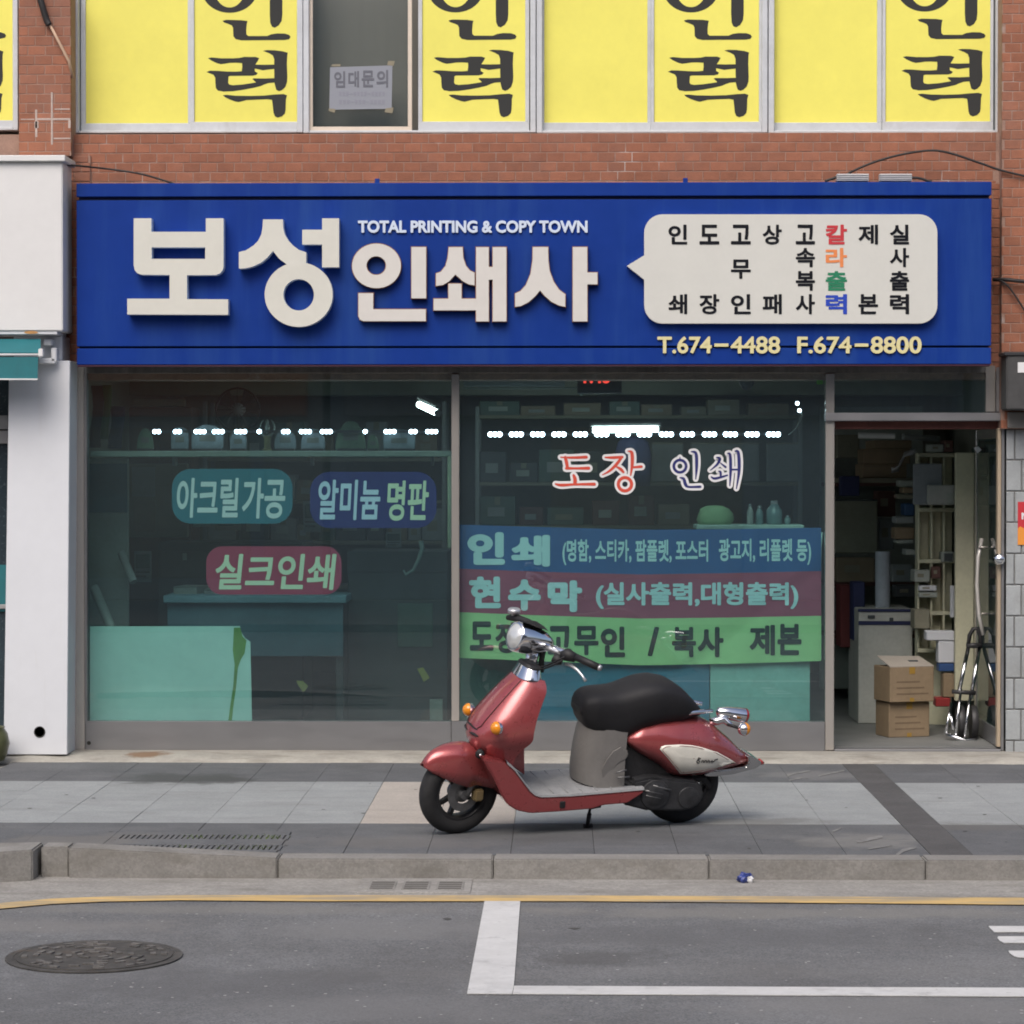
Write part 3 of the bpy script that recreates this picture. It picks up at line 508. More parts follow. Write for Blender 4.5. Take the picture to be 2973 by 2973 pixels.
def sletter(name, groups, Y, f, mats, depth):
    b = MB()
    for i, g_ in enumerate(groups):
        plate(b, g_, Y - 0.0012*i, (depth - 0.004) if mats is not BM else 0.008, f, side=1)
        if mats is BM: plate(b, [grow(lp, 5.5, k > 0) for k, lp in enumerate(g_)], Y - 0.0012*i + 0.009, depth - 0.014, f, side=1, face=1)
    return b.build(name, mats, sg)
sletter('letter', [[[(25, 635), (185, 635), (185, 757), (678, 757), (678, 635), (838, 635), (838, 1075), (830, 1105), (808, 1132), (770, 1148), (508, 1150), (508, 1366), (880, 1368), (880, 1508), (-33, 1505), (-33, 1362), (350, 1362), (350, 1148), (95, 1145), (58, 1132), (35, 1105), (25, 1060)], [(188, 898), (672, 898), (672, 1002), (188, 1002)]]], YL, f1, [M_letter, M_letterside], 0.085)
sletter('letter', [[[(1195, 645), (1375, 645), (1378, 720), (1392, 780), (1420, 830), (1465, 880), (1520, 920), (1586, 943), (1586, 1060), (1560, 1150), (1450, 1100), (1400, 1045), (1340, 1000), (1285, 930), (1240, 985), (1180, 1035), (1100, 1072), (1030, 1088), (977, 1090), (977, 940), (1040, 925), (1110, 880), (1150, 840), (1180, 780), (1192, 710)]], [ell(1518, 1325, 308, 292, 56), ell(1518, 1327, 138, 142, 40)], [[(1730, 635), (1883, 635), (1883, 1078), (1730, 1078), (1730, 872), (1550, 872), (1550, 738), (1730, 738)]]], YL, f1, [M_letter, M_letterside], 0.085)
sletter('letter', [[ell(217, 240, 185, 169, 48), ell(215, 238, 74, 71, 36)], [[(482, 97), (593, 97), (593, 486), (482, 486)]], [[(80, 447), (192, 447), (192, 569), (591, 569), (591, 659), (118, 659), (92, 648), (80, 620)]]], YM, f2, BM, 0.05)
sletter('letter', [[[(765, 98), (870, 98), (875, 180), (895, 240), (925, 275), (960, 292), (960, 388), (915, 380), (870, 355), (815, 305), (770, 355), (720, 385), (668, 392), (668, 298), (705, 285), (740, 240), (757, 180)]], [[(762, 375), (862, 375), (862, 489), (980, 489), (980, 577), (650, 577), (650, 489), (762, 489)]], [[(972, 98), (1068, 98), (1068, 248), (1098, 248), (1098, 98), (1202, 98), (1202, 661), (1098, 661), (1098, 345), (1068, 345), (1068, 661), (972, 661)]]], YM, f2, BM, 0.05)
sletter('letter', [[[(1402, 97), (1518, 97), (1520, 200), (1530, 280), (1560, 360), (1600, 420), (1648, 455), (1648, 550), (1600, 540), (1540, 510), (1490, 465), (1457, 425), (1420, 470), (1370, 515), (1310, 545), (1268, 550), (1268, 450), (1310, 430), (1350, 385), (1385, 300), (1400, 200)]], [[(1705, 97), (1815, 97), (1815, 290), (1892, 290), (1892, 380), (1815, 380), (1815, 661), (1705, 661)]]], YM, f2, BM, 0.05)
text(MB(), 'TOTAL PRINTING & COPY TOWN', 1039, 640, 1706, 676, YS - 0.012, 0.022, 0.032).build('lettering', M_pale, sg)
fn_ = cr(1870, 950, 2.3277)
for s_, xa, xb in (('T.674', 90, 458), ('4488', 585, 920), ('F.674', 1035, 1402), ('8800', 1532, 1876)): text(MB(), s_, *fn_(xa, 62), *fn_(xb, 178), YS - 0.014, 0.026, 0.016).build('lettering', M_lemon, sg)
for xa, xb in ((475, 570), (1424, 1516)): plate(MB(), [[fn_(xa, 110), fn_(xb, 110), fn_(xb, 131), fn_(xa, 131)]], YS - 0.014, 0.02).build('dash', M_lemon, sg)
fb = cr(1773, 480, 1.61); YB = YS - 0.05
bub = rrect(157, 229, 1527, 739, 85, 8); tail = [(157, 535), (76, 470), (157, 420)]
i0 = 14 + 7  # after the lower-left corner arc
loop = bub[:27] + tail + bub[27:]
bb = plate(MB(), [loop], YB, 0.045, fb, side=1).build('speech_bubble', [pm('bubble_white', (0.60, 0.60, 0.555), 0.45, noise=0.02), M_vwhite], sg)
M_btxt = pm('bubble_black', (0.012, 0.013, 0.017), 0.8, spec=0.1); colr = [pm('txt_red', (0.50, 0.03, 0.04), 0.5), pm('txt_orange', (0.72, 0.23, 0.07), 0.5), pm('txt_green', (0.01, 0.19, 0.09), 0.5), pm('txt_blue', (0.01, 0.05, 0.42), 0.5)]
cols = [(270, 358), (415, 508), (562, 655), (710, 800), (865, 955), (1005, 1105), (1158, 1250), (1305, 1395)]; rws = [(277, 370), (386, 476), (494, 586), (602, 696)]
def bt(ch, c, r, m=M_btxt):
    (xa, xb), (ya, yb) = cols[c], r; text(MB(), ch, *fb(xa, ya), *fb(xb, yb), YB - 0.0015, 0.0012, 0.022).build('character', m, bb)
for c, word in enumerate(('인쇄', '도장', '고무인', '상패', '고속복사', '칼라출력', '제본', '실사출력')):
    rr = {2: (0, 3), 3: (0, None, 3), 4: (0, 1, 2, 3)}[len(word)]
    for ch, k in zip(word, rr): bt(ch, c, (440, 530) if k is None else rws[k], colr[k] if c == 5 else M_btxt)
for a, c_ in ((2428, 2521), (2552, 2646)):
    u = empty('power_supply', W((a + c_)/2, 527, YS + 0.1)); tag(u, 'small silver ribbed power supply on top of the blue sign, ' + ('left of the pair' if a < 2500 else 'right of the pair'), 'power supply', 'power supplies on the blue sign')
    xa, xb, za, zb = rect(a, 506, c_, 527, YS + 0.1); l = u.location
    box('case', xa - l.x, xb - l.x, -0.03, 0.03, 0, zb - za, pm('psu_silver', (0.62, 0.62, 0.62), 0.45, 0.3), u, bevel=0.002)
    for k in range(3): box('rib', xa - l.x, xb - l.x, -0.034, -0.03, 0.008 + k*0.012, 0.013 + k*0.012, M_grey, u, bevel=0.001)
for i, (x, lab) in enumerate(((1095, 'second'), (1990, 'third'))):
    c = W(x, 527, YS + 0.05); MB().box(-0.014, 0.014, -0.005, 0.03, 0, 0.035).build('clip', M_blue, sg, bevel=0.002).location = (c.x, c.y, z1 - 0.004)
# cables
def cable(name, pts, r, label, Y0=-0.12):
    P = [W(p[0], p[1], p[2] if len(p) > 2 else Y0) for p in pts]; Q = []
    for i in range(len(P) - 1):
        p0, p1, p2, p3 = P[max(i - 1, 0)], P[i], P[i + 1], P[min(i + 2, len(P) - 1)]
        for k in range(5): t = k/5; Q.append(0.5*((2*p1) + (p2 - p0)*t + (2*p0 - 5*p1 + 4*p2 - p3)*t*t + (3*p1 - p0 - 3*p2 + p3)*t**3))
    Q.append(P[-1]); o = MB().tube(Q, r, 7).build(name, M_cable, smooth=True); return tag(o, label, 'cable')
cable('cable', [(160, 480, -0.3), (200, 479, -0.28), (300, 489), (400, 503), (470, 522), (510, 535, -0.2)], 0.006, 'thin black cable running from white signbox to blue sign top')
cable('cable', [(2440, 523, -0.22), (2470, 500), (2540, 470), (2620, 448), (2700, 437), (2760, 445), (2850, 475), (2920, 498), (3100, 540)], 0.007, 'black cable looping over the bricks above the power supplies')
cable('cable', [(2395, 526, -0.2), (2415, 519, -0.2), (2428, 515, -0.2)], 0.008, 'short black lead left of the silver power supplies')
cable('cable', [(2646, 516, -0.2), (2668, 517, -0.2), (2690, 524, -0.2), (2705, 527, -0.2)], 0.008, 'short black lead right of the silver power supplies')
cable('cable', [(2885, 812, -0.05), (2922, 812, -0.13), (2973, 817, -0.14), (3100, 822, -0.14)], 0.012, 'thick black conduit leaving the sign edge across the right pier')
cable('cable', [(2884, 808, -0.05), (2915, 820, -0.13), (2945, 855, -0.13), (2990, 925, -0.13), (3050, 1010, -0.13)], 0.006, 'thin black wire drooping down over the right brick pier')
cable('cable', [(108, -30, -0.14), (122, 15, -0.14), (134, 55, -0.13), (143, 72, -0.13)], 0.02, 'dark rag-like cable end hanging on the left brick pier')
o = MB().tube([W(145, 72, -0.125), W(170, 120, -0.125), (W(200, 178, -0.12)), W(211, 225, -0.08)], [0.008, 0.009, 0.009, 0.012], 7).build('cable', pm('cable_tan', (0.52, 0.36, 0.25), 0.8), smooth=True); tag(o, 'tan plastered cable slanting over the left brick pier', 'cable')
# ------------------------------------------------------------------ left neighbour
sb = empty('white_signbox'); tag(sb, 'blank white signbox of the neighbour shop at the left edge', 'signbox')
x0, x1, z0, z1 = rect(-900, 468, 181, 962, -0.44); box('body', x0, x1, -0.44, -0.14, z0, z1, M_whitewarm, sb, bevel=0.006, seg=2)
x0, x1, z0, z1 = rect(-900, 450, 189, 476, -0.47); box('top_flashing', x0, x1, -0.47, -0.13, z0 + 0.012, z1, M_whitewarm, sb, bevel=0.004)
x0, x1, z0, z1 = rect(-900, 960, 166, 972, -0.43); box('bottom_rail', x0, x1, -0.43, -0.14, z0, z1, M_whitepaint, sb, bevel=0.003)
loc_ = MB(); loc_ = plate(loc_, [ell(90, 965, 20, 4.5, 20)], -0.4415, 0.001); loc_.build('rust_stain', M_rust, sb)
pl = empty('white_pillar'); tag(pl, 'white boxed pillar with a round black hole near its foot', 'pillar')
fpl = [(20, 1095), (203, 1050), (203, 1030), (180, 1030)]
x0, x1, z0, z1 = rect(11, 1047, 203, 2191, -0.30)
MB().hexa([(W(26, 1000, -0.30).x, -0.30, z1), (x1, -0.30, z1), (x1, 0.1, z1), (W(26, 1000, -0.30).x, 0.1, z1)], [(W(10, 2190, -0.30).x, -0.30, z0), (W(195, 2190, -0.30).x, -0.30, z0), (W(195, 2190, -0.30).x, 0.1, z0), (W(10, 2190, -0.30).x, 0.1, z0)]).build('column', M_whitepaint, pl, bevel=0.004)
x0, x1, z0, z1 = rect(40, 975, 180, 1046, -0.27); box('capital', x0, x1, -0.27, 0.08, z0, z1, M_whitepaint, pl, bevel=0.004)
c = W(115, 2125, -0.301); MB().lathe((c.x, -0.3005, c.z), (0, -1, 0), [(0, 0.034), (0.003, 0.034), (0.0035, 0.031), (-0.0, 0.028), (0.0, 0.0)], 28).build('hole', M_hole, pl)
aw = empty('awning'); tag(aw, 'teal fabric awning edge with white rail hanging beside the white pillar', 'awning')
def wp(x, y, Y): p = W(x, y, Y); return (p.x, p.y, p.z)
MB().hexa([wp(-500, 990, -0.42), wp(118, 990, -0.42), wp(118, 1030, -0.55), wp(-500, 1030, -0.55)], [wp(-500, 984, -0.41), wp(118, 984, -0.41), wp(118, 1024, -0.56), wp(-500, 1024, -0.56)]).build('canopy', M_teal, aw)
MB().hexa([wp(-500, 1036, -0.56), wp(111, 1036, -0.56), wp(109, 1100, -0.565), wp(-500, 1098, -0.565)], [wp(-500, 1036, -0.555), wp(111, 1036, -0.555), wp(109, 1100, -0.56), wp(-500, 1098, -0.56)]).build('valance', M_teal, aw)
MB().hexa([wp(-500, 1097.5, -0.572), wp(109, 1099, -0.572), wp(109, 1103, -0.572), wp(-500, 1102, -0.572)], [wp(-500, 1097, -0.564), wp(109, 1099, -0.564), wp(109, 1103, -0.564), wp(-500, 1102, -0.564)]).build('hem', M_vwhite, aw)
a_, c_ = Vector(wp(-500, 1030, -0.56)), Vector(wp(122, 1030, -0.56)); MB().tube([a_, c_], 0.008, 8).build('rail', M_vwhite, aw, smooth=True)
pbox('rail_cap', 111, 1012, 124, 1036, -0.585, 0.05, M_vwhite, aw, 0.004, 2)
for q in ((126, 984, 150, 1003), (112, 1040, 160, 1056), (148, 1010, 164, 1050)): pbox('bracket', *q, -0.36, 0.12, M_whitepaint, aw, 0.005)
nb = empty('neighbour_shopfront'); tag(nb, 'dark sliver of the neighbour shopfront at the left frame edge', 'shopfront')
x0, x1, z0, z1 = rect(-900, 1090, 60, 2185, 0.0); box('dark_pane', x0, x1, 0.0, 0.03, z0, z1, pm('neighbour_dark', (0.03, 0.045, 0.055), 0.25, noise=0.2), nb, bevel=0)
pbox('rail', -300, 1206, 22, 1246, -0.03, 0.03, M_grey, nb); pbox('rail', -300, 1250, 22, 1288, -0.03, 0.03, M_grey, nb); pbox('poster_strip', -300, 1640, 22, 1775, -0.02, 0.01, M_teal, nb, 0.002); pbox('rail', -300, 1755, 22, 1768, -0.035, 0.03, M_grey, nb)
c = W(-30, 2102, -0.5); o = MB().lathe((c.x, c.y, 0.02), (0, 0, 1), [(0, 0.085), (0.03, 0.10), (0.1, 0.118), (0.16, 0.105), (0.19, 0.085), (0.2, 0.09), (0.2, 0.07), (0.16, 0.07)], 28).build('round_pot', pm('olive_glaze', (0.09, 0.095, 0.04), 0.35, noise=0.2), smooth=True); tag(o, 'rounded olive pot peeping out at the foot of the white pillar', 'pot')
# ------------------------------------------------------------------ shopfront frame and glass
sf = empty('shopfront'); tag(sf, 'steel framed glass shopfront with two big panes and a transom', 'shopfront')
ZT = W(0, 1070, 0).z; ZF = 0.035
def post(nm, a, c_, ya=1062, yb=2178, Y=-0.03, d=0.09, m=M_steel): return pbox(nm, a, ya, c_, yb, Y, d, m, sf, 0.003, 2)
post('post', 203, 243, Y=-0.05, d=0.12); post('post', 243.5, 251, Y=-0.03, m=M_steeldull)
post('post', 1311, 1333, ya=1087, yb=2094, Y=-0.035); post('post', 2396, 2423, ya=1085, yb=2178, Y=-0.035)
post('post', 2862, 2890, ya=1062, yb=1196); post('post', 2892, 2916, ya=1066, yb=1196, Y=-0.02, m=M_steeldull); post('post', 2906, 2917, ya=1226, yb=2180, Y=-0.03, m=M_steeldull)
pbox('head_rail', 243, 1062, 2862, 1084, -0.025, 0.07, pm('head_steel', (0.20, 0.19, 0.175), 0.4, 0.6, noise=0.25, nscale=2, stretch=(3, 1, 1)), sf, 0.003)
pbox('sill_rail', 250, 2096, 1310, 2178, -0.04, 0.1, M_steeldull, sf, 0.004, 2); pbox('sill_rail', 1311, 2096.5, 2395, 2179, -0.041, 0.1, M_steeldull, sf, 0.004, 2)
pbox('transom_bar', 2397, 1198, 2926, 1222, -0.06, 0.1, M_steeldull, sf, 0.003, 2)
pbox('threshold', 2423, 2176, 2906, 2192, -0.05, 0.16, M_steeldull, sf, 0.004)
for a, c_, ya, yb in ((250, 1312, 1083, 2098), (1332, 2397, 1083, 2098), (2422, 2863, 1083, 1199)): pbox('pane', a, ya, c_, yb, 0.0, 0.008, M_glass, sf, 0)
c = W(258, 2157, -0.042); MB().lathe((c.x, -0.0405, c.z), (0, -1, 0), [(0, 0.012), (0.003, 0.012), (0.003, 0.0)], 16).build('drain_hole', M_hole, sf)
for q in ((250, 1068, 712, 1076), (745, 1070, 930, 1076), (2440, 1068, 2610, 1080)): pass
# door leaf, opened inwards at a right angle
hx = W(2899, 1700, 0.0).x; dr = empty('door', (hx, 0.0, 0.0)); tag(dr, 'framed glass shop door standing open inwards with long bar handle', 'door')
zb, zt = W(2900, 2168, 0).z, W(2900, 1243, 0).z; DL = 0.86
box('hinge_stile', -0.01, 0.012, -0.02, 0.04, zb, zt, pm('brass_edge', (0.62, 0.50, 0.36), 0.35, 0.5), dr, 0.003); box('lock_stile', -0.01, 0.012, DL - 0.05, DL, zb, zt, M_steel, dr, 0.003)
box('top_rail', -0.008, 0.01, 0.04, DL - 0.05, zt - 0.06, zt, M_steel, dr, 0.003); box('bottom_rail', -0.008, 0.01, 0.04, DL - 0.05, zb, zb + 0.11, M_steeldull, dr, 0.003)
box('pane', -0.003, 0.005, 0.04, DL - 0.05, zb + 0.11, zt - 0.06, M_glassdoor, dr, 0)
z_ = lambda y: W(2875, y, 0.3).z
MB().tube([(-0.035, 0.42, z_(1565)), (-0.06, 0.40, z_(1620)), (-0.07, 0.38, z_(1700)), (-0.06, 0.36, z_(1790)), (-0.035, 0.34, z_(1845))], 0.013, 8).build('bar_handle', pm('handle_white', (0.55, 0.53, 0.5), 0.35, 0.3), dr, smooth=True)
for y in (1590, 1784): MB().tube([(0.0, 0.39, z_(y)), (-0.06, 0.39, z_(y))], 0.007, 6).build('handle_mount', M_steel, dr, smooth=True)
MB().lathe((0.0, -0.035, W(2900, 1623, 0).z), (-0.3, -1, 0), [(0, 0.012), (0.008, 0.034), (0.03, 0.036), (0.045, 0.026), (0.05, 0.0)], 20).build('lock_knob', pm('chrome', (0.75, 0.76, 0.78), 0.12, 1.0), dr, smooth=True)
o = plate(MB(), [[(2826, 1300), (2840, 1296), (2850, 1306), (2838, 1316)]], 0.4, 0.001); o.build('paper_scrap', M_paper, None); 
tag(bpy.data.objects['paper_scrap'], 'torn white paper scrap hanging by the open door leaf', 'paper')
# black meter box and poster at the right edge
mbx = empty('meter_box'); tag(mbx, 'dark metal box mounted at the right frame edge above block wall', 'meter box')
pbox('case', 2922, 1030, 3080, 1190, -0.30, 0.2, pm('meter_dark', (0.05, 0.05, 0.05), 0.6, noise=0.2), mbx, 0.008, 2); pbox('top', 2916, 1022, 3080, 1032, -0.31, 0.21, M_dark, mbx, 0.003); pbox('label_plate', 2955, 1052, 2990, 1082, -0.303, 0.004, M_vwhite, mbx, 0.001); pbox('bracket', 2926, 1196, 2975, 1243, -0.12, 0.06, pm('bracket_grey', (0.2, 0.19, 0.175), 0.7), mbx, 0.004)
ps = empty('poster'); tag(ps, 'red and orange poster on the grey block wall at right edge', 'poster')
pbox('sheet', 2955, 1457, 3060, 1582, -0.054, 0.003, pm('poster_red', (0.52, 0.03, 0.04), 0.5), ps, 0)
plate(MB(), [[(2955, 1535), (2962, 1528), (2975, 1535), (3060, 1560), (3060, 1582), (2955, 1582)]], -0.0555, 0.001).build('orange_field', pm('poster_orange', (0.75, 0.28, 0.04), 0.5), ps)
text(MB(), 'N', 2966, 1488, 2988, 1508, -0.0556, 0.0005, 0.03).build('lettering', M_vwhite, ps)
# ------------------------------------------------------------------ vinyl on the outside of the right pane
fs = cr(1560, 1260, 3.01875)
def ring(cx, cy, r, w_, n=10): return [(cx + r*math.cos(2*math.pi*k/n), cy + r*math.sin(2*math.pi*k/n), w_) for k in range(n)]
DO = [[(205, 203, 10), (300, 207, 20), (430, 203, 26)], [(245, 205, 26), (256, 250, 30), (264, 298, 26)], [(255, 300, 26), (340, 301, 20), (450, 300, 28)], [(318, 362, 22), (330, 395, 32), (330, 438, 30)], [(160, 438, 14), (210, 448, 26), (330, 442, 20), (500, 440, 28)]]
JANG = [[(595, 205, 12), (660, 207, 24), (745, 202, 22)], [(738, 205, 24), (690, 270, 26), (630, 325, 20), (570, 358, 8)], [(690, 285, 12), (730, 308, 26), (755, 335, 20)], [(795, 150, 10), (828, 165, 28), (832, 260, 28), (818, 362, 12)], [(838, 292, 18), (912, 286, 24)]]
IN = [[(1250, 205, 8), (1250, 232, 16)], [(1350, 155, 10), (1390, 170, 26), (1396, 280, 26), (1388, 395, 8)], [(1250, 383, 10), (1283, 393, 24), (1298, 440, 28), (1325, 463, 18), (1428, 462, 22)]]
SW = [[(1572, 205, 10), (1600, 216, 22), (1575, 268, 20), (1515, 318, 6)], [(1602, 252, 8), (1650, 290, 20)], [(1588, 325, 8), (1606, 335, 20), (1607, 378, 18)], [(1525, 376, 12), (1560, 390, 22), (1665, 362, 14)], [(1668, 170, 10), (1690, 186, 24), (1694, 320, 24), (1687, 452, 10)], [(1733, 150, 10), (1762, 166, 26), (1768, 320, 26), (1745, 478, 8)], [(1695, 312, 16), (1758, 312, 16)]]
for word, m, parts, rings, lab in (('도장', M_red, DO + JANG, [ring(768, 440, 58, 28)], 'red cut-vinyl lettering with white outline on the right window'), ('인쇄', M_navy, IN + SW, [ring(1250, 282, 54, 24)], 'navy cut-vinyl lettering with white outline on the right window')):
    st = empty('window_lettering'); tag(st, lab, 'lettering', 'cut vinyl words on the right window')
    b = MB(); k = 0
    for q in parts: brush(b, q, -0.0012, fs, 42, k*0.00005); k += 1
    for q in rings: brush(b, q, -0.0012, fs, 40, k*0.00005, closed=True); k += 1
    b.build('outline', M_vwhite, st)
    b = MB(); k = 0
    for q in parts: brush(b, q, -0.0028, fs, 0, k*0.00005); k += 1
    for q in rings: brush(b, q, -0.0028, fs, 0, k*0.00005, closed=True); k += 1
    b.build('strokes', m, st)
# ------------------------------------------------------------------ stickers inside the left pane
fp = cr(480, 1340, 2.356); M_st = pm('sticker_white', (0.60, 0.66, 0.66), 0.6); M_sty = pm('sticker_cream', (0.62, 0.70, 0.50), 0.6); M_stb = pm('sticker_pale_blue', (0.56, 0.66, 0.78), 0.6)
for lab, rr, m, txts in (('teal pill-shaped sticker with white lettering inside the left window', (45, 50, 870, 425, 130), pm('st_teal', (0.008, 0.13, 0.18), 0.6), (('아크릴', 78, 112, 500, 385, M_st), ('가공', 528, 112, 820, 390, M_st))),
        ('dark blue pill-shaped sticker with pale lettering inside the left window', (990, 70, 1855, 455, 135), pm('st_navy', (0.003, 0.008, 0.13), 0.6), (('알미늄', 1045, 125, 1470, 400, M_stb), ('명판', 1518, 130, 1800, 405, M_sty))),
        ('crimson pill-shaped sticker with cream lettering inside the left window', (280, 580, 1205, 910, 110), pm('st_crimson', (0.34, 0.03, 0.08), 0.6), (('실크인쇄', 342, 632, 1160, 878, M_sty),))):
    st = empty('window_sticker'); tag(st, lab, 'sticker', 'pill shaped stickers inside the left window')
    plate(MB(), [rrect(*rr, 8)], 0.0105, 0.001, fp).build('backing', m, st); b_ = {}
    for s_, xa, ya, xb, yb, tm in txts: text(MB(), s_, *fp(xa, ya), *fp(xb, yb), 0.0093, 0.0006, 0.016, shear=0.10 if rr[0] == 280 else 0.05).build('lettering', tm, st)
# ------------------------------------------------------------------ cloth banner behind the right pane
bn = empty('banner'); tag(bn, 'three-striped blue, maroon and green cloth banner hanging inside the right window', 'banner')
tl = [(1334, 1523, 1651, 1777.5, 1910), (1600, 1531, 1661, 1788, 1921), (1860, 1538, 1668, 1796, 1931.5), (2120, 1536, 1664, 1793, 1927), (2380, 1532, 1658, 1788, 1919)]
def ip(x, k):
    for a, c_ in zip(tl[:-1], tl[1:]):
        if x <= c_[0] or c_ is tl[-1]: t = (x - a[0])/(c_[0] - a[0]); return a[k] + (c_[k] - a[k])*t
def fold(x, y): return 0.004*math.sin((x - 1334)*0.008 + (y - 1500)*0.004) + 0.010*math.exp(-(((x - 2250) + (y - 1750)*1.35)/28)**2) + 0.003*math.sin(x*0.031 + y*0.02)
YBn = 0.06
BMT = [pm('banner_blue', (0.026, 0.09, 0.26), 0.8, noise=0.05), pm('banner_maroon', (0.33, 0.068, 0.12), 0.8, noise=0.05), pm('banner_green', (0.37, 0.60, 0.27), 0.8, noise=0.05)]
mb_ = MB(); nx, ny = 72, 8; vs = []
for i in range(nx + 1):
    x = 1334 + (2384 - 1334)*i/nx
    for k in range(3):
        for j in range(ny + (k == 2)): y = ip(x, k + 1) + (ip(x, k + 2) - ip(x, k + 1))*j/ny; vs.append(tuple(W(x, y, YBn + fold(x, y))))
R_ = 3*ny + 1
mb_.v = vs
for i in range(nx):
    for j in range(3*ny): a = i*R_ + j; mb_.f.append([a, a + 1, a + R_ + 1, a + R_]); mb_.mi.append(j//ny)
o = mb_.build('cloth', BMT, bn, smooth=True); so_ = o.modifiers.new('s', 'SOLIDIFY'); so_.thickness = 0.001; so_.offset = 1; so_.use_rim = False
wf = lambda x, y: (x, y, fold(x, y))
M_bw = pm('banner_white', (0.50, 0.68, 0.70), 0.8); M_bk = pm('banner_black', (0.02, 0.03, 0.03), 0.8); YT = YBn - 0.0022
def btx(s_, x0, y0, x1, y1, m, bold): text(MB(), s_, x0, y0, x1, y1, YT, 0.0005, bold, warp=wf).build('lettering', m, bn)
for a in (('인', 1357, 1545, 1466, 1640, 0.05), ('쇄', 1484, 1553, 1597, 1645, 0.042), ('현', 1362, 1674, 1454, 1766, 0.04), ('수', 1475, 1682, 1570, 1773, 0.05), ('막', 1590, 1685, 1690, 1777, 0.05)): btx(*a[:5], M_bw, a[5])
btx('(명함, 스티카, 팜플렛, 포스터', 1633, 1566, 2056, 1641, M_bw, 0.02); btx('광고지, 리플렛 등)', 2087, 1564, 2355, 1640, M_bw, 0.02); btx('(실사출력,대형출력)', 1730, 1690, 2318, 1768, M_bw, 0.028)
for a in (('도', 1364, 1804, 1433, 1889, 0.035), ('장', 1438, 1807, 1504, 1896, 0.03), ('고', 1590, 1817, 1660, 1900, 0.035), ('무', 1667, 1817, 1738, 1902, 0.03), ('인', 1744, 1819, 1815, 1908, 0.035), ('/', 1880, 1820, 1914, 1905, 0.03), ('복', 1951, 1820, 2021, 1908, 0.03), ('사', 2025, 1820, 2101, 1908, 0.035), ('제', 2176, 1814, 2250, 1903, 0.03), ('본', 2257, 1811, 2327, 1902, 0.032)): btx(*a[:5], M_bk, a[5])
# ------------------------------------------------------------------ across the street: unseen buildings added for glass and chrome to reflect
far_p = tag(box('pavement_opposite', -60, 60, -19.5, -13.9, -0.5, 0.0, M_joint, bevel=0), kind='structure')
for x0, x1, h, c, lab in ((-26, -12.5, 7.5, (0.55, 0.48, 0.38), 'unseen cream rendered building across the street, left end'), (-12.4, -3.2, 9.0, (0.58, 0.50, 0.39), 'unseen cream building with orange fascia across the street'), (-3.1, 5.5, 8.2, (0.40, 0.40, 0.39), 'unseen grey concrete building across the street, opposite the shop'), (5.6, 14, 9.5, (0.55, 0.52, 0.46), 'unseen pale stone building across the street, right of grey one'), (14.1, 27, 7.0, (0.24, 0.16, 0.12), 'unseen reddish building across the street, right end')):
    bd = empty('building', ((x0 + x1)/2, -19.6, 0)); tag(bd, lab, 'building', 'unseen buildings across the street')
    hw = (x1 - x0)/2; box('wall', -hw, hw, -6, 0, 0, h, pm('far_wall_%d' % int(x0 + 30), c, 0.9, noise=0.1, nscale=2), bd, 0.02)
    n = int(hw*2/2.2)
    for r_ in range(int((h - 3.4)/2.6)):
        for k in range(n): xx = -hw + (k + 0.5)*hw*2/n; box('window', xx - 0.6, xx + 0.6, -0.05, 0.015, 3.6 + r_*2.6, 5.0 + r_*2.6, pm('far_glass', (0.03, 0.035, 0.04), 0.15), bd, 0.01)
    for k in range(max(1, n//2)):
        xx = -hw + (k + 0.5)*hw*2/max(1, n//2); m = (pm('far_shutter', (0.62, 0.62, 0.60), 0.6, noise=0.06), pm('far_glass', (0.03, 0.035, 0.04), 0.15), pm('far_poster', (0.55, 0.42, 0.25), 0.7), pm('far_glass', (0.03, 0.035, 0.04), 0.15))[(k + int(x0 + 30)) % 4]
        box('shop_window', xx - 1.3, xx + 1.3, -0.05, 0.02, 0.3, 2.35, m, bd, 0.01); box('door_frame', xx + 1.32, xx + 1.5, -0.05, 0.06, 0.05, 2.4, pm('far_frame', (0.5, 0.48, 0.44), 0.6), bd, 0.01)
    box('fascia', -hw + 0.2, hw - 0.2, 0.0, 0.25, 2.5, 3.2, pm('far_sign_%d' % int(x0 + 30), (0.72, 0.22, 0.07) if x0 == -12.4 else (0.4, 0.36, 0.3), 0.6), bd, 0.02)  # orange fascia added for its reflection in the left steel post
# ------------------------------------------------------------------ the room
M_rwall = pm('room_wall', (0.27, 0.275, 0.23), 0.9, noise=0.12, nscale=2); M_rfloor = pm('room_floor', (0.17, 0.175, 0.17), 0.6, noise=0.15, nscale=4); M_rceil = pm('room_ceiling', (0.42, 0.42, 0.38), 0.9, noise=0.08)
XL, XR = -3.15, 2.95; ZR = 0.055; YR = 6.0
tag(box('room_floor', XL, XR, 0.06, YR, 0.0, ZR, M_rfloor, bevel=0), kind='structure'); tag(box('room_ceiling', XL, XR, 0.06, YR, 2.75, 2.85, M_rceil, bevel=0), kind='structure')
for nm, a in (('room_back_wall', (XL, XR, YR, YR + 0.1, 0.0, 2.85)), ('room_side_wall', (XL - 0.1, XL, 0.06, YR + 0.1, 0.0, 2.85)), ('room_side_wall', (XR, XR + 0.1, 0.26, YR + 0.1, 0.0, 2.85)), ('room_beam', (XL, XR, 3.2, 3.6, W(0, 1148, 3.2).z, 2.75))): tag(box(nm, *a, M_rwall, bevel=0), kind='structure')
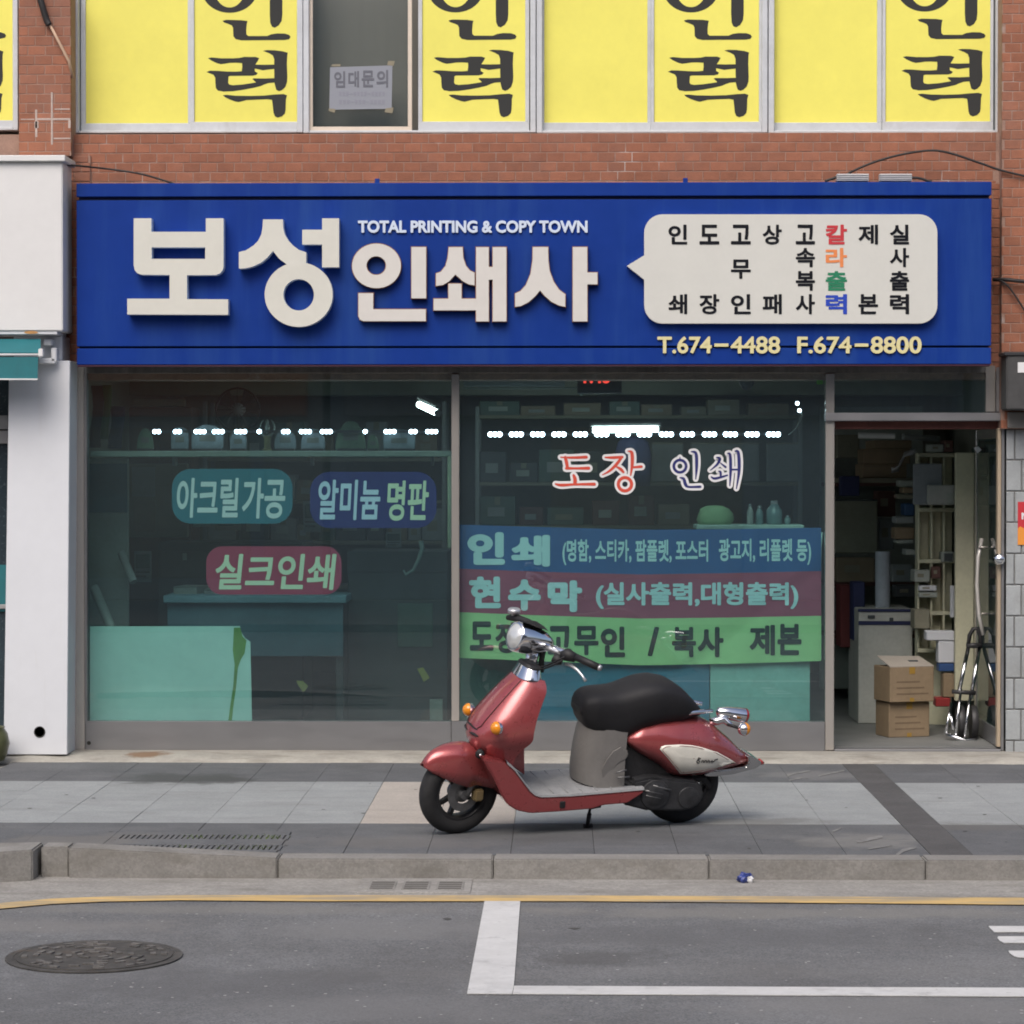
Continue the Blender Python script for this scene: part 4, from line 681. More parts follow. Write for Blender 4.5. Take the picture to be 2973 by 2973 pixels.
# building mass above the shop keeps sky light out of the room
tag(box('upper_floor', -5, 5, 0.82, 6.3, 2.86, 5.0, M_rwall, bevel=0), kind='structure'); tag(box('upper_roof', -6, 6, 0.2, 6.3, 5.0, 5.4, M_rwall, bevel=0), kind='structure')
tag(box('lintel', -4.4, 4.4, 0.06, 0.8, 2.40, 3.50, M_rwall, bevel=0), kind='structure')
M_led = pm('led', (1, 1, 1), 0.5, emit=(0.80, 0.86, 1.0), estr=16); M_tube = pm('tube_light', (1, 1, 1), 0.5, emit=(0.95, 1.0, 1.0), estr=17); M_pcb = pm('led_strip_base', (0.05, 0.05, 0.055), 0.6)
def led_strip(xs, y, Y, label, wpx, hpx, dots):
    s = empty('led_strip', W(xs[0], y, Y)); tag(s, label, 'LED strip', 'LED strips behind the windows'); l = s.location
    a, c = W(xs[0] - wpx, y, Y), W(xs[-1] + wpx, y, Y); MB().box(a.x - l.x, c.x - l.x, 0.012, 0.02, -0.008, 0.008).build('carrier', M_pcb, s)
    k = Y + 16
    for i, x in enumerate(xs):
        p = W(x, y, Y); w_ = wpx*k/7600; h_ = hpx*k/7600; n = dots[i] if isinstance(dots, (list, tuple)) else dots; b = MB()
        for j in range(n): b.lathe((p.x - l.x + (j - (n - 1)/2)*h_*0.95, 0.012, p.z - l.z), (0, -1, 0), [(0, h_*0.55), (0.006, h_*0.5), (0.01, h_*0.3), (0.011, 0)], 10)
        o = b.build('led_module', M_led, s); o['kind'] = 'stuff'
led_strip([454, 514, 580, 633, 698, 752, 829, 886, 947, 1060, 1132, 1199, 1253], 1253, 0.35, 'string of white LED modules above the plaques in left window', 14, 12, [2, 2, 3, 3, 3, 1, 2, 3, 3, 1, 3, 2, 3])
led_strip([1437, 1499, 1561, 1623, 1685, 1747, 1809, 1871, 1935, 1996, 2060, 2121, 2184, 2246], 1261, 0.35, 'straight row of white LED modules across the right window', 18, 14, 3)
def tube_lamp(a, c, Y, r, label, Y2=None, cat='tube lamp'):
    t = empty('tube_lamp', W(*a, Y)); tag(t, label, cat); l = t.location; p0, p1 = W(*a, Y) - l, W(*c, Y2 or Y) - l
    d = (p1 - p0).normalized(); MB().tube([p0 + d*0.02, p1 - d*0.02], r, 12).build('tube', M_tube, t, smooth=True); MB().tube([p0, p0 + d*0.02], r*1.1, 12).build('cap', M_grey, t, smooth=True); MB().tube([p1 - d*0.02, p1], r*1.1, 12).build('cap', M_grey, t, smooth=True)
    MB().tube([p0 + Vector((0, 0.0, r*2.2)), p1 + Vector((0, 0.0, r*2.2))], r*0.9, 6).build('batten', M_grey, t)
tube_lamp((1712, 1249), (1920, 1247), 2.0, 0.018, 'bright white fluorescent tube glowing above the red lettering'); tube_lamp((1216, 1174), (1272, 1200), 2.3, 0.022, 'short slanting fluorescent lamp near the top of left window', 1.7)
for x, y, lab in ((2315, 1171, 'upper tiny white spot light at top right of the right window'), (2321, 1192, 'lower tiny white spot light at top right of the right window')):
    p = W(x, y, 0.5); o = MB().lathe(p, (0, -1, 0), [(0, 0.012), (0.01, 0.011), (0.014, 0.0)], 12).build('spot_light', M_led); tag(o, lab, 'light', 'tiny spot lights')
# plaques on the glass shelf
M_shelf = pm('shelf_edge', (0.34, 0.40, 0.34), 0.5, noise=0.06); M_plq = pm('acrylic_plaque', (0.22, 0.27, 0.29), 0.25, noise=0.1); M_plq2 = pm('green_plaque', (0.12, 0.19, 0.12), 0.3, noise=0.15); M_olive = pm('olive_brass', (0.20, 0.19, 0.09), 0.4, 0.3)
sh = empty('display_shelf'); tag(sh, 'long pale shelf board carrying plaques in the left window', 'shelf')
pbox('board', 262, 1309, 1309, 1326, 0.30, 0.34, M_shelf, sh); 
for x in (500, 900, 1250): pbox('bracket', x, 1326, x + 8, 1352, 0.5, 0.12, M_grey, sh, 0.002)
zsh = W(700, 1309, 0.4).z
def plaque(px0, px1, pyt, m, label, dome=0.6, Y=0.42):
    x0, x1, _, zt = rect(px0, pyt, px1, 1309, Y); z0 = zsh + 0.0008; p = empty('plaque', ((x0 + x1)/2, Y, z0)); tag(p, label, 'plaque', 'award plaques on the window shelf'); h = zt - z0; hw = (x1 - x0)/2; out = [(-hw*0.98, 0.012), (-hw, h*(1 - dome))] + [(-hw*math.cos(math.pi*k/12), h*(1 - dome) + h*dome*math.sin(math.pi*k/12)) for k in range(1, 12)] + [(hw, h*(1 - dome)), (hw*0.98, 0.012)]
    b = MB(); n = len(out); b.loft([[(x, -0.012, z) for x, z in out], [(x, 0.012, z) for x, z in out]]); b.build('tablet', m, p, bevel=0.003); box('base', -hw*0.85, hw*0.85, -0.03, 0.03, 0, 0.014, M_dark, p, 0.002)
    box('name_plate', -hw*0.5, hw*0.5, -0.0145, -0.0125, h*0.35, h*0.6, pm('plate_dull', (0.16, 0.17, 0.15), 0.4, 0.4), p, 0.001)
for a in ((398, 446, 1243, M_plq2, 'yellowish dome plaque at the left end of the window shelf', .9), (497, 548, 1240, M_plq, 'grey plaque under the second LED pair on the shelf', .3), (556, 650, 1232, M_plq, 'widest grey plaque left of the wreath trophy on the shelf', .5), (668, 716, 1252, M_plq, 'small plaque just left of the wreath trophy', .4), (797, 860, 1243, M_plq, 'rounded grey plaque right of the wreath trophy', .7), (874, 944, 1244, M_plq, 'rounded grey plaque left of the tall green dome plaque', .7), (975, 1062, 1222, M_plq2, 'tall green dome plaque on the window shelf', .95), (1066, 1100, 1262, M_plq2, 'small green plaque beside the tall green dome', .9), (1112, 1206, 1246, M_plq, 'wide grey plaque near the right end of the shelf', .35)): plaque(*a)
tr = empty('trophy', (W(776, 1309, 0.42).x, 0.42, zsh + 0.0008)); tag(tr, 'olive wreath trophy on a slim pedestal on the window shelf', 'trophy'); k = 16.42/7600
MB().lathe((0, 0, 0), (0, 0, 1), [(0, 0.03), (0.012, 0.03), (0.016, 0.02), (0.07, 0.02), (0.085, 0.026), (0.09, 0.026), (0.09, 0)], 16).build('pedestal', M_olive, tr, autosmooth=40)
MB().tube([(0.045*math.sin(R(a)), 0, 0.145 - 0.055*math.cos(R(a))) for a in range(-150, 151, 20)], [0.004 + 0.006*math.cos(R(a*0.6)) for a in range(-150, 151, 20)], 8).build('wreath', pm('pewter', (0.33, 0.38, 0.34), 0.35, 0.4), tr, smooth=True)
MB().lathe((0, 0, 0.10), (0, 0, 1), [(0, 0.008), (0.02, 0.012), (0.05, 0.016), (0.07, 0.01), (0.085, 0.012), (0.1, 0.0)], 12).build('figure', pm('pewter', (0.33, 0.38, 0.34), 0.35, 0.4), tr, smooth=True)
# wall fan
c = W(690, 1190, 2.6); fn = empty('wall_fan', c); tag(fn, 'dark round wall fan high behind the left window', 'fan')
MB().tube([(0.155*math.cos(R(a)), 0, 0.155*math.sin(R(a))) for a in range(0, 361, 15)], 0.008, 6).build('guard_ring', M_dark, fn, smooth=True); MB().lathe((0, 0, 0), (0, -1, 0), [(-0.08, 0.05), (0.0, 0.05), (0.03, 0.03), (0.03, 0)], 16).build('motor', M_grey, fn, smooth=True)
for kk in range(4):
    a0 = kk*math.pi/2 + 0.4; MB().loft([[(r_*math.cos(a0 + t), -0.01 + t*0.06, r_*math.sin(a0 + t)) for t in (0, .3, .6, .9)] for r_ in (0.04, 0.09, 0.145)], closed=False, cap=False).build('blade', pm('fan_blade', (0.06, 0.07, 0.07), 0.5), fn)
for kk in range(12): a0 = kk*math.pi/6; MB().tube([(0.03*math.cos(a0), -0.04, 0.03*math.sin(a0)), (0.155*math.cos(a0), -0.02, 0.155*math.sin(a0))], 0.002, 4).build('guard_wire', M_dark, fn)
# panels, racks, machines seen dimly behind the left pane
def thing_box(name, px0, py0, px1, py1, Y, d, m, label, cat, group=None, parts=(), floor=False):
    x0, x1, z0, z1 = rect(px0, py0, px1, py1, Y)
    if floor: z0 = ZR
    t = empty(name, ((x0 + x1)/2, Y, z0)); tag(t, label, cat, group); hw = (x1 - x0)/2; box('body', -hw, hw, 0, d, 0, z1 - z0, m, t, 0.006)
    for nm, a, b_, c_, e_, pr, mm in parts: box(nm, -hw + a*2*hw, -hw + c_*2*hw, -pr, 0.004, (1 - e_)*(z1 - z0), (1 - b_)*(z1 - z0), mm, t, 0.002)
    return t
col = lambda n, c, r_=0.7, **k: pm(n, c, r_, noise=k.pop('noise', 0.10), nscale=6, **k)
M_d1 = col('interior_dark', (0.06, 0.07, 0.075)); M_d2 = col('interior_brown', (0.12, 0.06, 0.05)); M_d3 = col('interior_grey', (0.26, 0.28, 0.28)); M_d4 = col('interior_olive', (0.22, 0.21, 0.155)); M_d5 = col('interior_green', (0.08, 0.13, 0.11)); M_d6 = col('interior_pale', (0.32, 0.35, 0.32)); M_d7 = col('interior_blue', (0.07, 0.16, 0.21)); M_cart = col('carton', (0.25, 0.185, 0.115)); M_cart2 = col('carton_dim', (0.22, 0.18, 0.12))
M_navyc = col('navy_cloth', (0.014, 0.02, 0.075)); M_creamw = col('cream_shelf', (0.56, 0.55, 0.40), 0.6); M_cabg = col('cabinet_grey', (0.45, 0.455, 0.42), 0.5)
thing_box('partition_panel', 253, 1330, 372, 1590, 0.95, 0.04, M_d6, 'pale upright panel at the left end below the window shelf', 'panel', parts=(('stain_band', 0.02, 0.02, 0.98, 0.2, 0.002, M_d7),), floor=True)
thing_box('wooden_cabinet', 374, 1182, 556, 1330, 2.4, 0.4, M_d2, 'dark brown wooden cabinet top behind the dome plaque', 'cabinet', parts=(('door', 0.03, 0.05, 0.49, 0.97, 0.012, M_d2), ('door', 0.51, 0.05, 0.97, 0.97, 0.012, M_d2)), floor=True)
thing_box('wall_batten', 385, 1158, 536, 1178, 2.3, 0.05, M_d4, 'short pale board above the brown cabinet behind left window', 'board')
thing_box('notice_board', 374, 1345, 545, 1560, 2.2, 0.05, M_d4, 'olive panel of stacked paper behind the teal sticker', 'panel', parts=(('sheet', 0.05, 0.05, 0.45, 0.45, 0.004, M_d3), ('sheet', 0.5, 0.3, 0.95, 0.9, 0.004, M_d4), ('sheet', 0.08, 0.5, 0.45, 0.92, 0.004, M_cart2)))
def rack(px0, py0, px1, py1, Y, levels, label, d=0.45):
    x0, x1, z0, z1 = rect(px0, py0, px1, py1, Y); z0 = ZR; t = empty('storage_rack', ((x0 + x1)/2, Y, z0)); tag(t, label, 'rack', 'storage racks at the back of the shop'); hw = (x1 - x0)/2; H = z1 - z0
    for sx in (-hw, hw - 0.03):
        for y in (0, d - 0.03): box('upright', sx, sx + 0.03, y, y + 0.03, 0, H, M_d3, t, 0.002)
    for yy in levels: z = W(0, yy, Y).z - z0; box('shelf', -hw + 0.03, hw - 0.03, 0.002, d - 0.002, z - 0.025, z, M_d4, t, 0.002)
    return t
rk1 = rack(590, 1165, 1295, 2000, 3.0, (1330, 1452, 1570, 1700), 'storage rack deep behind the stickers in the left window'); rk2 = rack(1380, 1180, 2330, 2000, 2.9, (1206, 1400, 1525, 1650), 'wide storage rack deep behind the right window')
rnd = random.Random(11)
def fill(px0, px1, base, top, Y, label, group, mats, wr=(35, 95)):
    x = px0; i_ = 0; ORD = ('leftmost', 'second', 'third', 'fourth', 'fifth', 'sixth', 'seventh', 'eighth', 'ninth', 'tenth', 'eleventh', 'twelfth', 'thirteenth', 'fourteenth')
    while x < px1 - 20:
        w_ = min(rnd.uniform(*wr), px1 - x); h = rnd.uniform(0.45, 0.95)*(base - top); m = rnd.choice(mats); xa, xb, z0, z1 = rect(x + 2, base - h, x + w_ - 2, base, Y)
        o = empty('carton', ((xa + xb)/2, Y + 0.03, z0 + 0.001)); tag(o, (ORD[i_] + ' ' + label) if i_ == 0 else (ORD[i_] + ' from left, ' + label), 'carton', group); i_ += 1; hw = (xb - xa)/2; box('body', -hw, hw, 0, 0.3, 0, z1 - z0, m, o, 0.004); box('label_sheet', -hw*0.55, hw*0.4, -0.003, 0.001, (z1 - z0)*0.3, (z1 - z0)*0.62, rnd.choice([M_d3, M_d4, M_d6]), o, 0.001)
        if rnd.random() < 0.5: box('tape_strip', -0.02, 0.02, -0.0035, 0.001, (z1 - z0)*0.7, (z1 - z0)*0.99, M_d4, o, 0.001)
        x += w_ + rnd.choice([0, 0, 8, 22])
LM = [M_cart2, M_d1, M_d4, M_d3, M_d5, M_cart2]
fill(600, 1290, 1330, 1195, 3.0, 'dim carton on the top shelf of the left back rack', 'cartons on the left back rack', LM); fill(600, 1290, 1452, 1345, 3.0, 'dim carton on the second shelf of the left back rack', 'cartons on the left back rack second shelf', LM); fill(600, 1290, 1570, 1468, 3.0, 'dim carton on the third shelf of the left back rack', 'cartons on the left back rack third shelf', LM)
fill(1390, 1760, 1400, 1285, 2.9, 'dark drawer box on the right back rack', 'dark drawer boxes on the right back rack', [M_d1, M_d1, M_d5], (80, 110)); fill(1390, 2320, 1206, 1150, 2.9, 'flat dim carton on the top shelf of the right back rack', 'flat cartons on the right back rack top', LM, (60, 130)); fill(1390, 2010, 1525, 1425, 2.9, 'dark carton just above the banner on the right back rack', 'dark cartons above the banner', [M_d1, M_d5, M_d2, M_d5, M_d4], (60, 120))
for a, c, lab in ((1893, 1984, 'leftmost grey board standing on the right back rack'), (2006, 2205, 'wide grey board standing on the right back rack'), (2226, 2326, 'rightmost grey board standing on the right back rack')): thing_box('grey_board', a, 1284, c, 1398, 2.92, 0.05, M_d3, lab, 'board', 'grey boards on the right back rack', parts=(('edge_strip', 0.0, 0.0, 1.0, 0.05, 0.004, M_d4),))
# navy coat hanging in front of the rack
xs = [W(x, 1300, 2.4).x for x in (1775, 1800, 1835, 1870, 1896)]; b = MB(); rings = []
for yy, s_ in ((1268, 0.5), (1285, 0.85), (1320, 1.0), (1370, 1.0), (1412, 0.9)):
    p = W(1838, yy, 2.4); rings.append([(p.x + 0.13*s_*math.cos(2*math.pi*k/14), 2.4 + 0.06*s_*math.sin(2*math.pi*k/14)*(1 + 0.3*math.sin(k*2)), p.z) for k in range(14)])
o = b.loft(rings).build('hanging_coat', M_navyc, smooth=True); tag(o, 'dark navy coat hanging behind the red lettering', 'coat')
thing_box('large_printer', 460, 1575, 880, 1727, 1.75, 0.7, M_d1, 'large dark printer behind the crimson sticker', 'printer', parts=(('front_cover', 0.02, 0.05, 0.55, 0.5, 0.02, M_d1), ('paper_slot', 0.05, 0.55, 0.9, 0.62, 0.015, M_d5), ('badge', 0.17, 0.06, 0.2, 0.1, 0.022, M_d6), ('panel', 0.75, 0.1, 0.95, 0.4, 0.02, M_d5)), floor=True)
thing_box('black_machine', 1010, 1600, 1300, 1765, 1.35, 0.6, M_d1, 'black machine beside the mullion in the left window', 'machine', parts=(('lid', 0.0, 0.0, 1.0, 0.12, 0.015, M_d1), ('screen', 0.5, 0.3, 0.85, 0.55, 0.012, M_d5), ('knob_panel', 0.82, 0.85, 0.95, 0.97, 0.02, M_d6)), floor=True)
wt = empty('work_table', (0, 0, 0)); tag(wt, 'pale blue topped work table behind the left window', 'table')
pbox('table_top', 474, 1729, 1006, 1751, 0.95, 0.55, col('table_blue', (0.20, 0.36, 0.44), 0.5), wt, 0.006); x0, x1, z0, z1 = rect(486, 1751, 996, 1905, 1.0); box('apron', x0, x1, 1.0, 1.02, z0, z1 - 0.002, col('table_apron', (0.08, 0.17, 0.22), 0.5), wt, 0.003)
for xx in (x0, x1 - 0.05): box('leg', xx, xx + 0.05, 1.03, 1.08, ZR, z1 - 0.003, M_d1, wt, 0.003)
for xx in (x0, x1 - 0.05): box('leg', xx, xx + 0.05, 1.4, 1.45, ZR, z1 - 0.003, M_d1, wt, 0.003)
def roll(a, c, Y0, Y1, r, m, label, cat='paper roll'):
    p0, p1 = W(*a, Y0), W(*c, Y1); d = (p1 - p0).normalized(); b = MB().lathe(p0, d, [(0.01, 0.3*r), (0.0, 0.35*r), (0.0, r), ((p1 - p0).length, r), ((p1 - p0).length, 0)], 16, cap=False); o = b.build('paper_roll', m, autosmooth=40); tag(o, label, cat); return o
roll((272, 1705), (335, 1850), 0.5, 0.35, 0.03, M_d6, 'pale paper roll leaning near the left end of left window'); roll((352, 1605), (388, 1690), 0.8, 0.7, 0.025, M_d3, 'grey-blue paper roll end behind the leaning pale roll')
# things on the work table and sample prints behind the left pane
zt2 = W(0, 1729, 1.0).z + 0.001
for px, wp_, h, m, lab in ((540, 70, 0.05, M_d6, 'white paper ream at the left end of work table'), (640, 90, 0.03, M_d3, 'grey paper stack in the middle of work table'), (905, 80, 0.07, M_d4, 'olive carton at the right end of work table'), (800, 60, 0.04, M_d6, 'white paper ream right of the table middle')):
    c = W(px, 1729, 1.2); o = empty('paper_stack', (c.x, 1.15, zt2), random.uniform(-0.2, 0.2)); tag(o, lab, 'paper stack', 'paper stacks on the work table'); hw = wp_*17.2/15200; box('ream', -hw, hw, 0, 0.25, 0, h, m, o, 0.003); box('cover_sheet', -hw*0.96, hw*1.02, -0.006, 0.24, h, h + 0.003, M_d6, o, 0.0005)
for x0_, y0_, x1_, y1_, m, lab in ((560, 1470, 610, 1530, M_d6, 'pale sample print pinned below the teal sticker'), (625, 1462, 700, 1540, M_d4, 'olive sample print below the teal sticker'), (880, 1455, 930, 1545, M_d3, 'grey sample print left below the navy sticker'), (1120, 1545, 1165, 1590, M_d6, 'small pale print right of the crimson sticker'), (390, 1600, 440, 1690, M_d3, 'grey sample print beside the paper rolls')): thing_box('sample_print', x0_, y0_, x1_, y1_, 1.6, 0.004, m, lab, 'print', 'sample prints behind the left window', parts=(('picture', 0.1, 0.1, 0.9, 0.55, 0.002, M_d5), ('text_line', 0.1, 0.65, 0.9, 0.7, 0.002, M_d1), ('text_line', 0.1, 0.78, 0.7, 0.83, 0.002, M_d1)))
# stacks of folded cloth and bags at far left
fc = empty('hanging_bag', W(300, 1300, 0.7)); tag(fc, 'green and navy bag hanging at the top left corner of left window', 'bag'); l = fc.location
for nm, xa, xb, ya, yb, m, yo in (('bag_body', 318, 358, 1180, 1302, M_navyc, 0.02), ('green_side', 296, 320, 1118, 1275, col('bag_green', (0.10, 0.17, 0.04)), 0.0), ('dark_side', 264, 297, 1120, 1300, M_d2, 0.03)):
    b = MB(); rings = []
    for i in range(7):
        t = i/6; y = ya + (yb - ya)*t; A, C_ = W(xa + 6*math.sin(t*5), y, 0.7 + yo), W(xb + 5*math.sin(t*4 + 1), y, 0.7 + yo); mx = (A + C_)/2 - l; hw = (C_.x - A.x)/2; rings.append([(mx.x + hw*math.cos(2*math.pi*k/10), mx.y + 0.03*math.sin(2*math.pi*k/10)*(0.4 + t*0.8), mx.z) for k in range(10)])
    b.loft(rings).build(nm, m, fc, smooth=True)
# mint board against the glass, with a green streak
f7 = cr(0, 1640, 2.415); mbd = empty('leaning_board'); tag(mbd, 'mint white board standing against the glass at lower left with green streak', 'board')
M_mint = pm('mint_board', (0.42, 0.62, 0.56), 0.6, noise=0.05, nscale=3)
plate(MB(), [[f7(*p) for p in ((630, 432), (1680, 430), (1695, 480), (1718, 515), (1755, 540), (1766, 1120), (630, 1120))]], 0.03, 0.012).build('sheet', M_mint, mbd)
plate(MB(), [[f7(*p) for p in ((1640, 440), (1685, 440), (1700, 500), (1728, 530), (1715, 620), (1690, 660), (1668, 720), (1655, 860), (1635, 1000), (1625, 1100), (1600, 1100), (1615, 980), (1635, 850), (1645, 700), (1632, 600))]], 0.0285, 0.001).build('green_streak', pm('streak_green', (0.10, 0.24, 0.04), 0.5, noise=0.2), mbd)
for c_, lab in (([(860, 1976), (880, 1977), (895, 1992), (886, 2005), (880, 2009), (866, 1990)], 'left scrap of yellow tape low on the left window'), ([(1211, 1942), (1228, 1937), (1248, 1968), (1230, 1980), (1222, 1962)], 'right scrap of yellow tape low on the left window')): o = plate(MB(), [c_], 0.0105, 0.0006).build('tape_scrap', pm('tape_yellow', (0.16, 0.155, 0.035), 0.5)); tag(o, lab, 'tape', 'tape scraps on the left window')
P = [W(x, y, 0.9) for x, y in ((1222, 1570), (1226, 1592), (1215, 1625), (1200, 1655), (1178, 1668), (1172, 1655))]; o = MB().tube(P, [0.016, 0.016, 0.012, 0.01, 0.011, 0.008], 8).build('hose', col('hose_pale', (0.20, 0.27, 0.26)), smooth=True); tag(o, 'pale curved hose in front of the black machine', 'hose')
thing_box('edge_board', 1299, 1325, 1310, 1592, 0.25, 0.3, col('edge_cream', (0.35, 0.40, 0.28)), 'narrow cream board edge just left of the mullion', 'board')
# right window: things above and below the banner
pn = empty('under_banner_panels'); tag(pn, 'blue and mint boards standing behind the glass below the banner', 'boards')
pbox('blue_board', 1560, 1900, 2060, 2110, 0.10, 0.015, col('board_blue', (0.035, 0.16, 0.25), 0.6), pn); pbox('mint_board', 2062, 1900, 2352, 2110, 0.095, 0.015, col('board_mint', (0.24, 0.44, 0.39), 0.6), pn); pbox('dark_board', 1336, 1880, 1558, 2110, 0.25, 0.015, M_d5, pn)
thing_box('low_table', 2022, 1524, 2335, 1538, 0.35, 0.4, col('table_pale', (0.35, 0.47, 0.42)), 'pale table edge showing above the right part of banner', 'table', parts=())
zt_ = W(0, 1524, 0.4).z + 0.001
b = MB(); rings = []; cx = W(2075, 1500, 0.5).x
for zz, s_ in ((0, 0.95), (0.03, 1.05), (0.07, 1.0), (0.10, 0.85), (0.118, 0.5), (0.122, 0.1)): rings.append([(cx + 0.105*s_*math.cos(2*math.pi*k/16)*(1 + 0.12*math.sin(k*1.9 + zz*30)), 0.5 + 0.07*s_*math.sin(2*math.pi*k/16), zt_ + zz) for k in range(16)])
o = b.loft(rings).build('green_sack', col('sack_green', (0.26, 0.42, 0.22)), smooth=True); tag(o, 'light green cloth sack lying above the banner', 'sack')
M_bot = pm('bottle_teal', (0.14, 0.22, 0.22), 0.2, noise=0.1)
for x, h, r_, lab in ((2178, 0.13, 0.02, 'slim pale bottle right of the green sack'), (2205, 0.12, 0.024, 'dark slim bottle between slim bottle and jug'), (2248, 0.15, 0.05, 'wide teal jug above the banner'), (2286, 0.06, 0.02, 'tiny cup right of the teal jug')):
    p = W(x, 1500, 0.5); o = empty('bottle', (p.x, 0.5, zt_)); tag(o, lab, 'bottle'); MB().lathe((0, 0, 0), (0, 0, 1), [(0, r_*0.9), (0.005, r_), (h*0.6, r_), (h*0.78, r_*0.6), (h*0.86, r_*0.4), (h*0.86, 0)], 16).build('body', M_bot if x > 2190 else M_d6, o, smooth=True); MB().lathe((0, 0, h*0.86), (0, 0, 1), [(0, r_*0.45), (h*0.14, r_*0.45), (h*0.14, 0)], 12).build('cap', M_grey, o)
P = [W(x, y, 0.16) for x, y in ((2384, 1545), (2379, 1600), (2377, 1750), (2381, 1915))]; o = MB().tube(P, [0.012, 0.014, 0.012, 0.012], 8).build('curtain_edge', col('curtain_pale', (0.40, 0.55, 0.50)), smooth=True); tag(o, 'pale rolled cloth edge hanging at the right end of banner', 'cloth')
ck = empty('digital_clock', W(1745, 1142, 0.4)); tag(ck, 'black digital clock with red digits at top of right window', 'clock'); l = ck.location; x0, x1, z0, z1 = rect(1676, 1062, 1805, 1142, 0.4); box('case', x0 - l.x, x1 - l.x, 0, 0.05, 0, z1 - z0, M_dark, ck, 0.004)
b = text(MB(), '1:43', 1694, 1066, 1772, 1113, 0.397, 0.001, 0.02); b.v = [(v[0] - l.x, v[1] - l.y, v[2] - l.z) for v in b.v]; b.build('digits', pm('red_digits', (0.6, 0.02, 0.02), 0.5, emit=(1.0, 0.06, 0.04), estr=1.6), ck)
o = MB().tube([W(1342, 1128, 0.5), W(1500, 1128, 0.5), W(1684, 1126, 0.5), W(1688, 1132, 0.5), W(1688, 1150, 0.5)], [0.006, 0.006, 0.006, 0.009, 0.009], 8).build('curtain_rail', M_d6, smooth=True); tag(o, 'thin pale curtain rail at top left of right window', 'curtain rail')
thing_box('valance_box', 1345, 1090, 1640, 1122, 0.55, 0.1, M_d3, 'grey box above the curtain rail in right window', 'box')
c = W(2168, 1084, 0.5); o = MB().lathe((c.x, 0.5, c.z), (0, 0, -1), [(-0.06, 0.08), (0.0, 0.075), (0.03, 0.05), (0.07, 0.045), (0.1, 0.025), (0.105, 0)], 20).build('ceiling_speaker', M_dark, smooth=True); tag(o, 'black dome hanging at the top of right window', 'speaker')
thing_box('green_tag', 2371, 1090, 2390, 1116, 0.12, 0.01, pm('tag_green', (0.16, 0.55, 0.06), 0.5), 'small bright green tag at top right corner of right window', 'tag')
P = [W(x, y, 0.5) for x, y in ((2290, 1262), (2310, 1245), (2322, 1225), (2330, 1205), (2322, 1190))]; o = MB().tube(P, 0.004, 6).build('led_lead', M_d6, smooth=True); tag(o, 'thin lead curving up from the right LED strip end', 'cable')
# ------------------------------------------------------------------ behind the open door
pbox('door_head', 2424, 1222, 2905, 1246, 0.03, 0.08, pm('head_red_reflection', (0.13, 0.045, 0.035), 0.45, 0.3, noise=0.3, nscale=5), sf, 0.003)  # reddish reflection in the steel soffit, painted into its base colour
def carton(px, pyt, pyb, wpx, dpx, Y, rz, m, label, z0=None, flaps=False):
    k = (Y + 16)/7600; c = W(px, pyb, Y); z = ZR if z0 is None else z0; h = (pyb - pyt)*k; o = empty('cardboard_box', (c.x, Y, z), rz); tag(o, label, 'box', 'cardboard boxes inside the doorway'); hw = wpx*k/2; dd = dpx*k
    box('body', -hw, hw, 0, dd, 0, h, m, o, 0.004); box('tape', -0.02, 0.02, -0.002, 0.001, h*0.8, h - 0.002, pm('tape_amber', (0.33, 0.20, 0.04), 0.4), o, 0.0005); box('tape', -0.015, 0.015, -0.002, 0.001, 0.002, h*0.12, pm('tape_amber', (0.33, 0.20, 0.04), 0.4), o, 0.0005)
    for kk in range(3): box('print', -hw*0.7, hw*(0.75 - 0.2*kk), -0.0015, 0.001, h*(0.22 + kk*0.17), h*(0.26 + kk*0.17), col('carton_print', (0.17, 0.12, 0.075)), o, 0.0003)
    if flaps:
        MB().hexa([(-hw, 0.0, h), (hw, 0.0, h), (hw*0.9, dd*0.75, h + 0.05), (-hw*1.05, dd*0.75, h + 0.06)], [(-hw, 0.0, h + 0.004), (hw, 0.0, h + 0.004), (hw*0.9, dd*0.75, h + 0.054), (-hw*1.05, dd*0.75, h + 0.064)]).build('flap', pm('flap_grey', (0.33, 0.30, 0.26), 0.8, noise=0.08), o); box('flap_mark', hw*0.1, hw*0.5, dd*0.3, dd*0.42, h + 0.025, h + 0.036, M_d1, o, 0.001)
    return o
cb = carton(2640, 2028, 2130, 128, 95, 0.62, 0.30, M_cart, 'lower cardboard box on the floor inside the doorway'); zt1 = ZR + 102*16.62/7600
carton(2648, 1920, 2022, 140, 110, 0.58, 0.32, M_cart, 'upper cardboard box with open pale flap inside the doorway', zt1 + 0.003, True)
cab = thing_box('metal_cabinet', 2492, 1768, 2650, 2085, 1.5, 0.6, M_cabg, 'grey metal cabinet with navy stripe behind the cardboard boxes', 'cabinet', parts=(('top_trim', -0.01, 0.0, 1.01, 0.025, 0.01, M_navyc), ('stripe', 0.0, 0.105, 1.0, 0.14, 0.006, M_navyc), ('handle', 0.17, 0.055, 0.3, 0.08, 0.015, M_d1), ('lock', 0.57, 0.075, 0.64, 0.11, 0.012, M_d1)), floor=True)
zc_ = W(0, 1768, 1.5).z + 0.001
pbx = W(2565, 1765, 1.7); o = MB().lathe((pbx.x, 1.75, zc_), (0, 0, 1), [(0, 0.05), (0.38, 0.05), (0.38, 0.042), (0.36, 0.04), (0.36, 0)], 20).build('cardboard_tube', col('tube_bluegrey', (0.36, 0.40, 0.45), 0.6), autosmooth=40); tag(o, 'tall blue-grey tube standing on the metal cabinet', 'tube')
thing_box('navy_folder', 2476, 1690, 2511, 1860, 1.75, 0.2, M_navyc, 'navy upright case left of the metal cabinet', 'case')
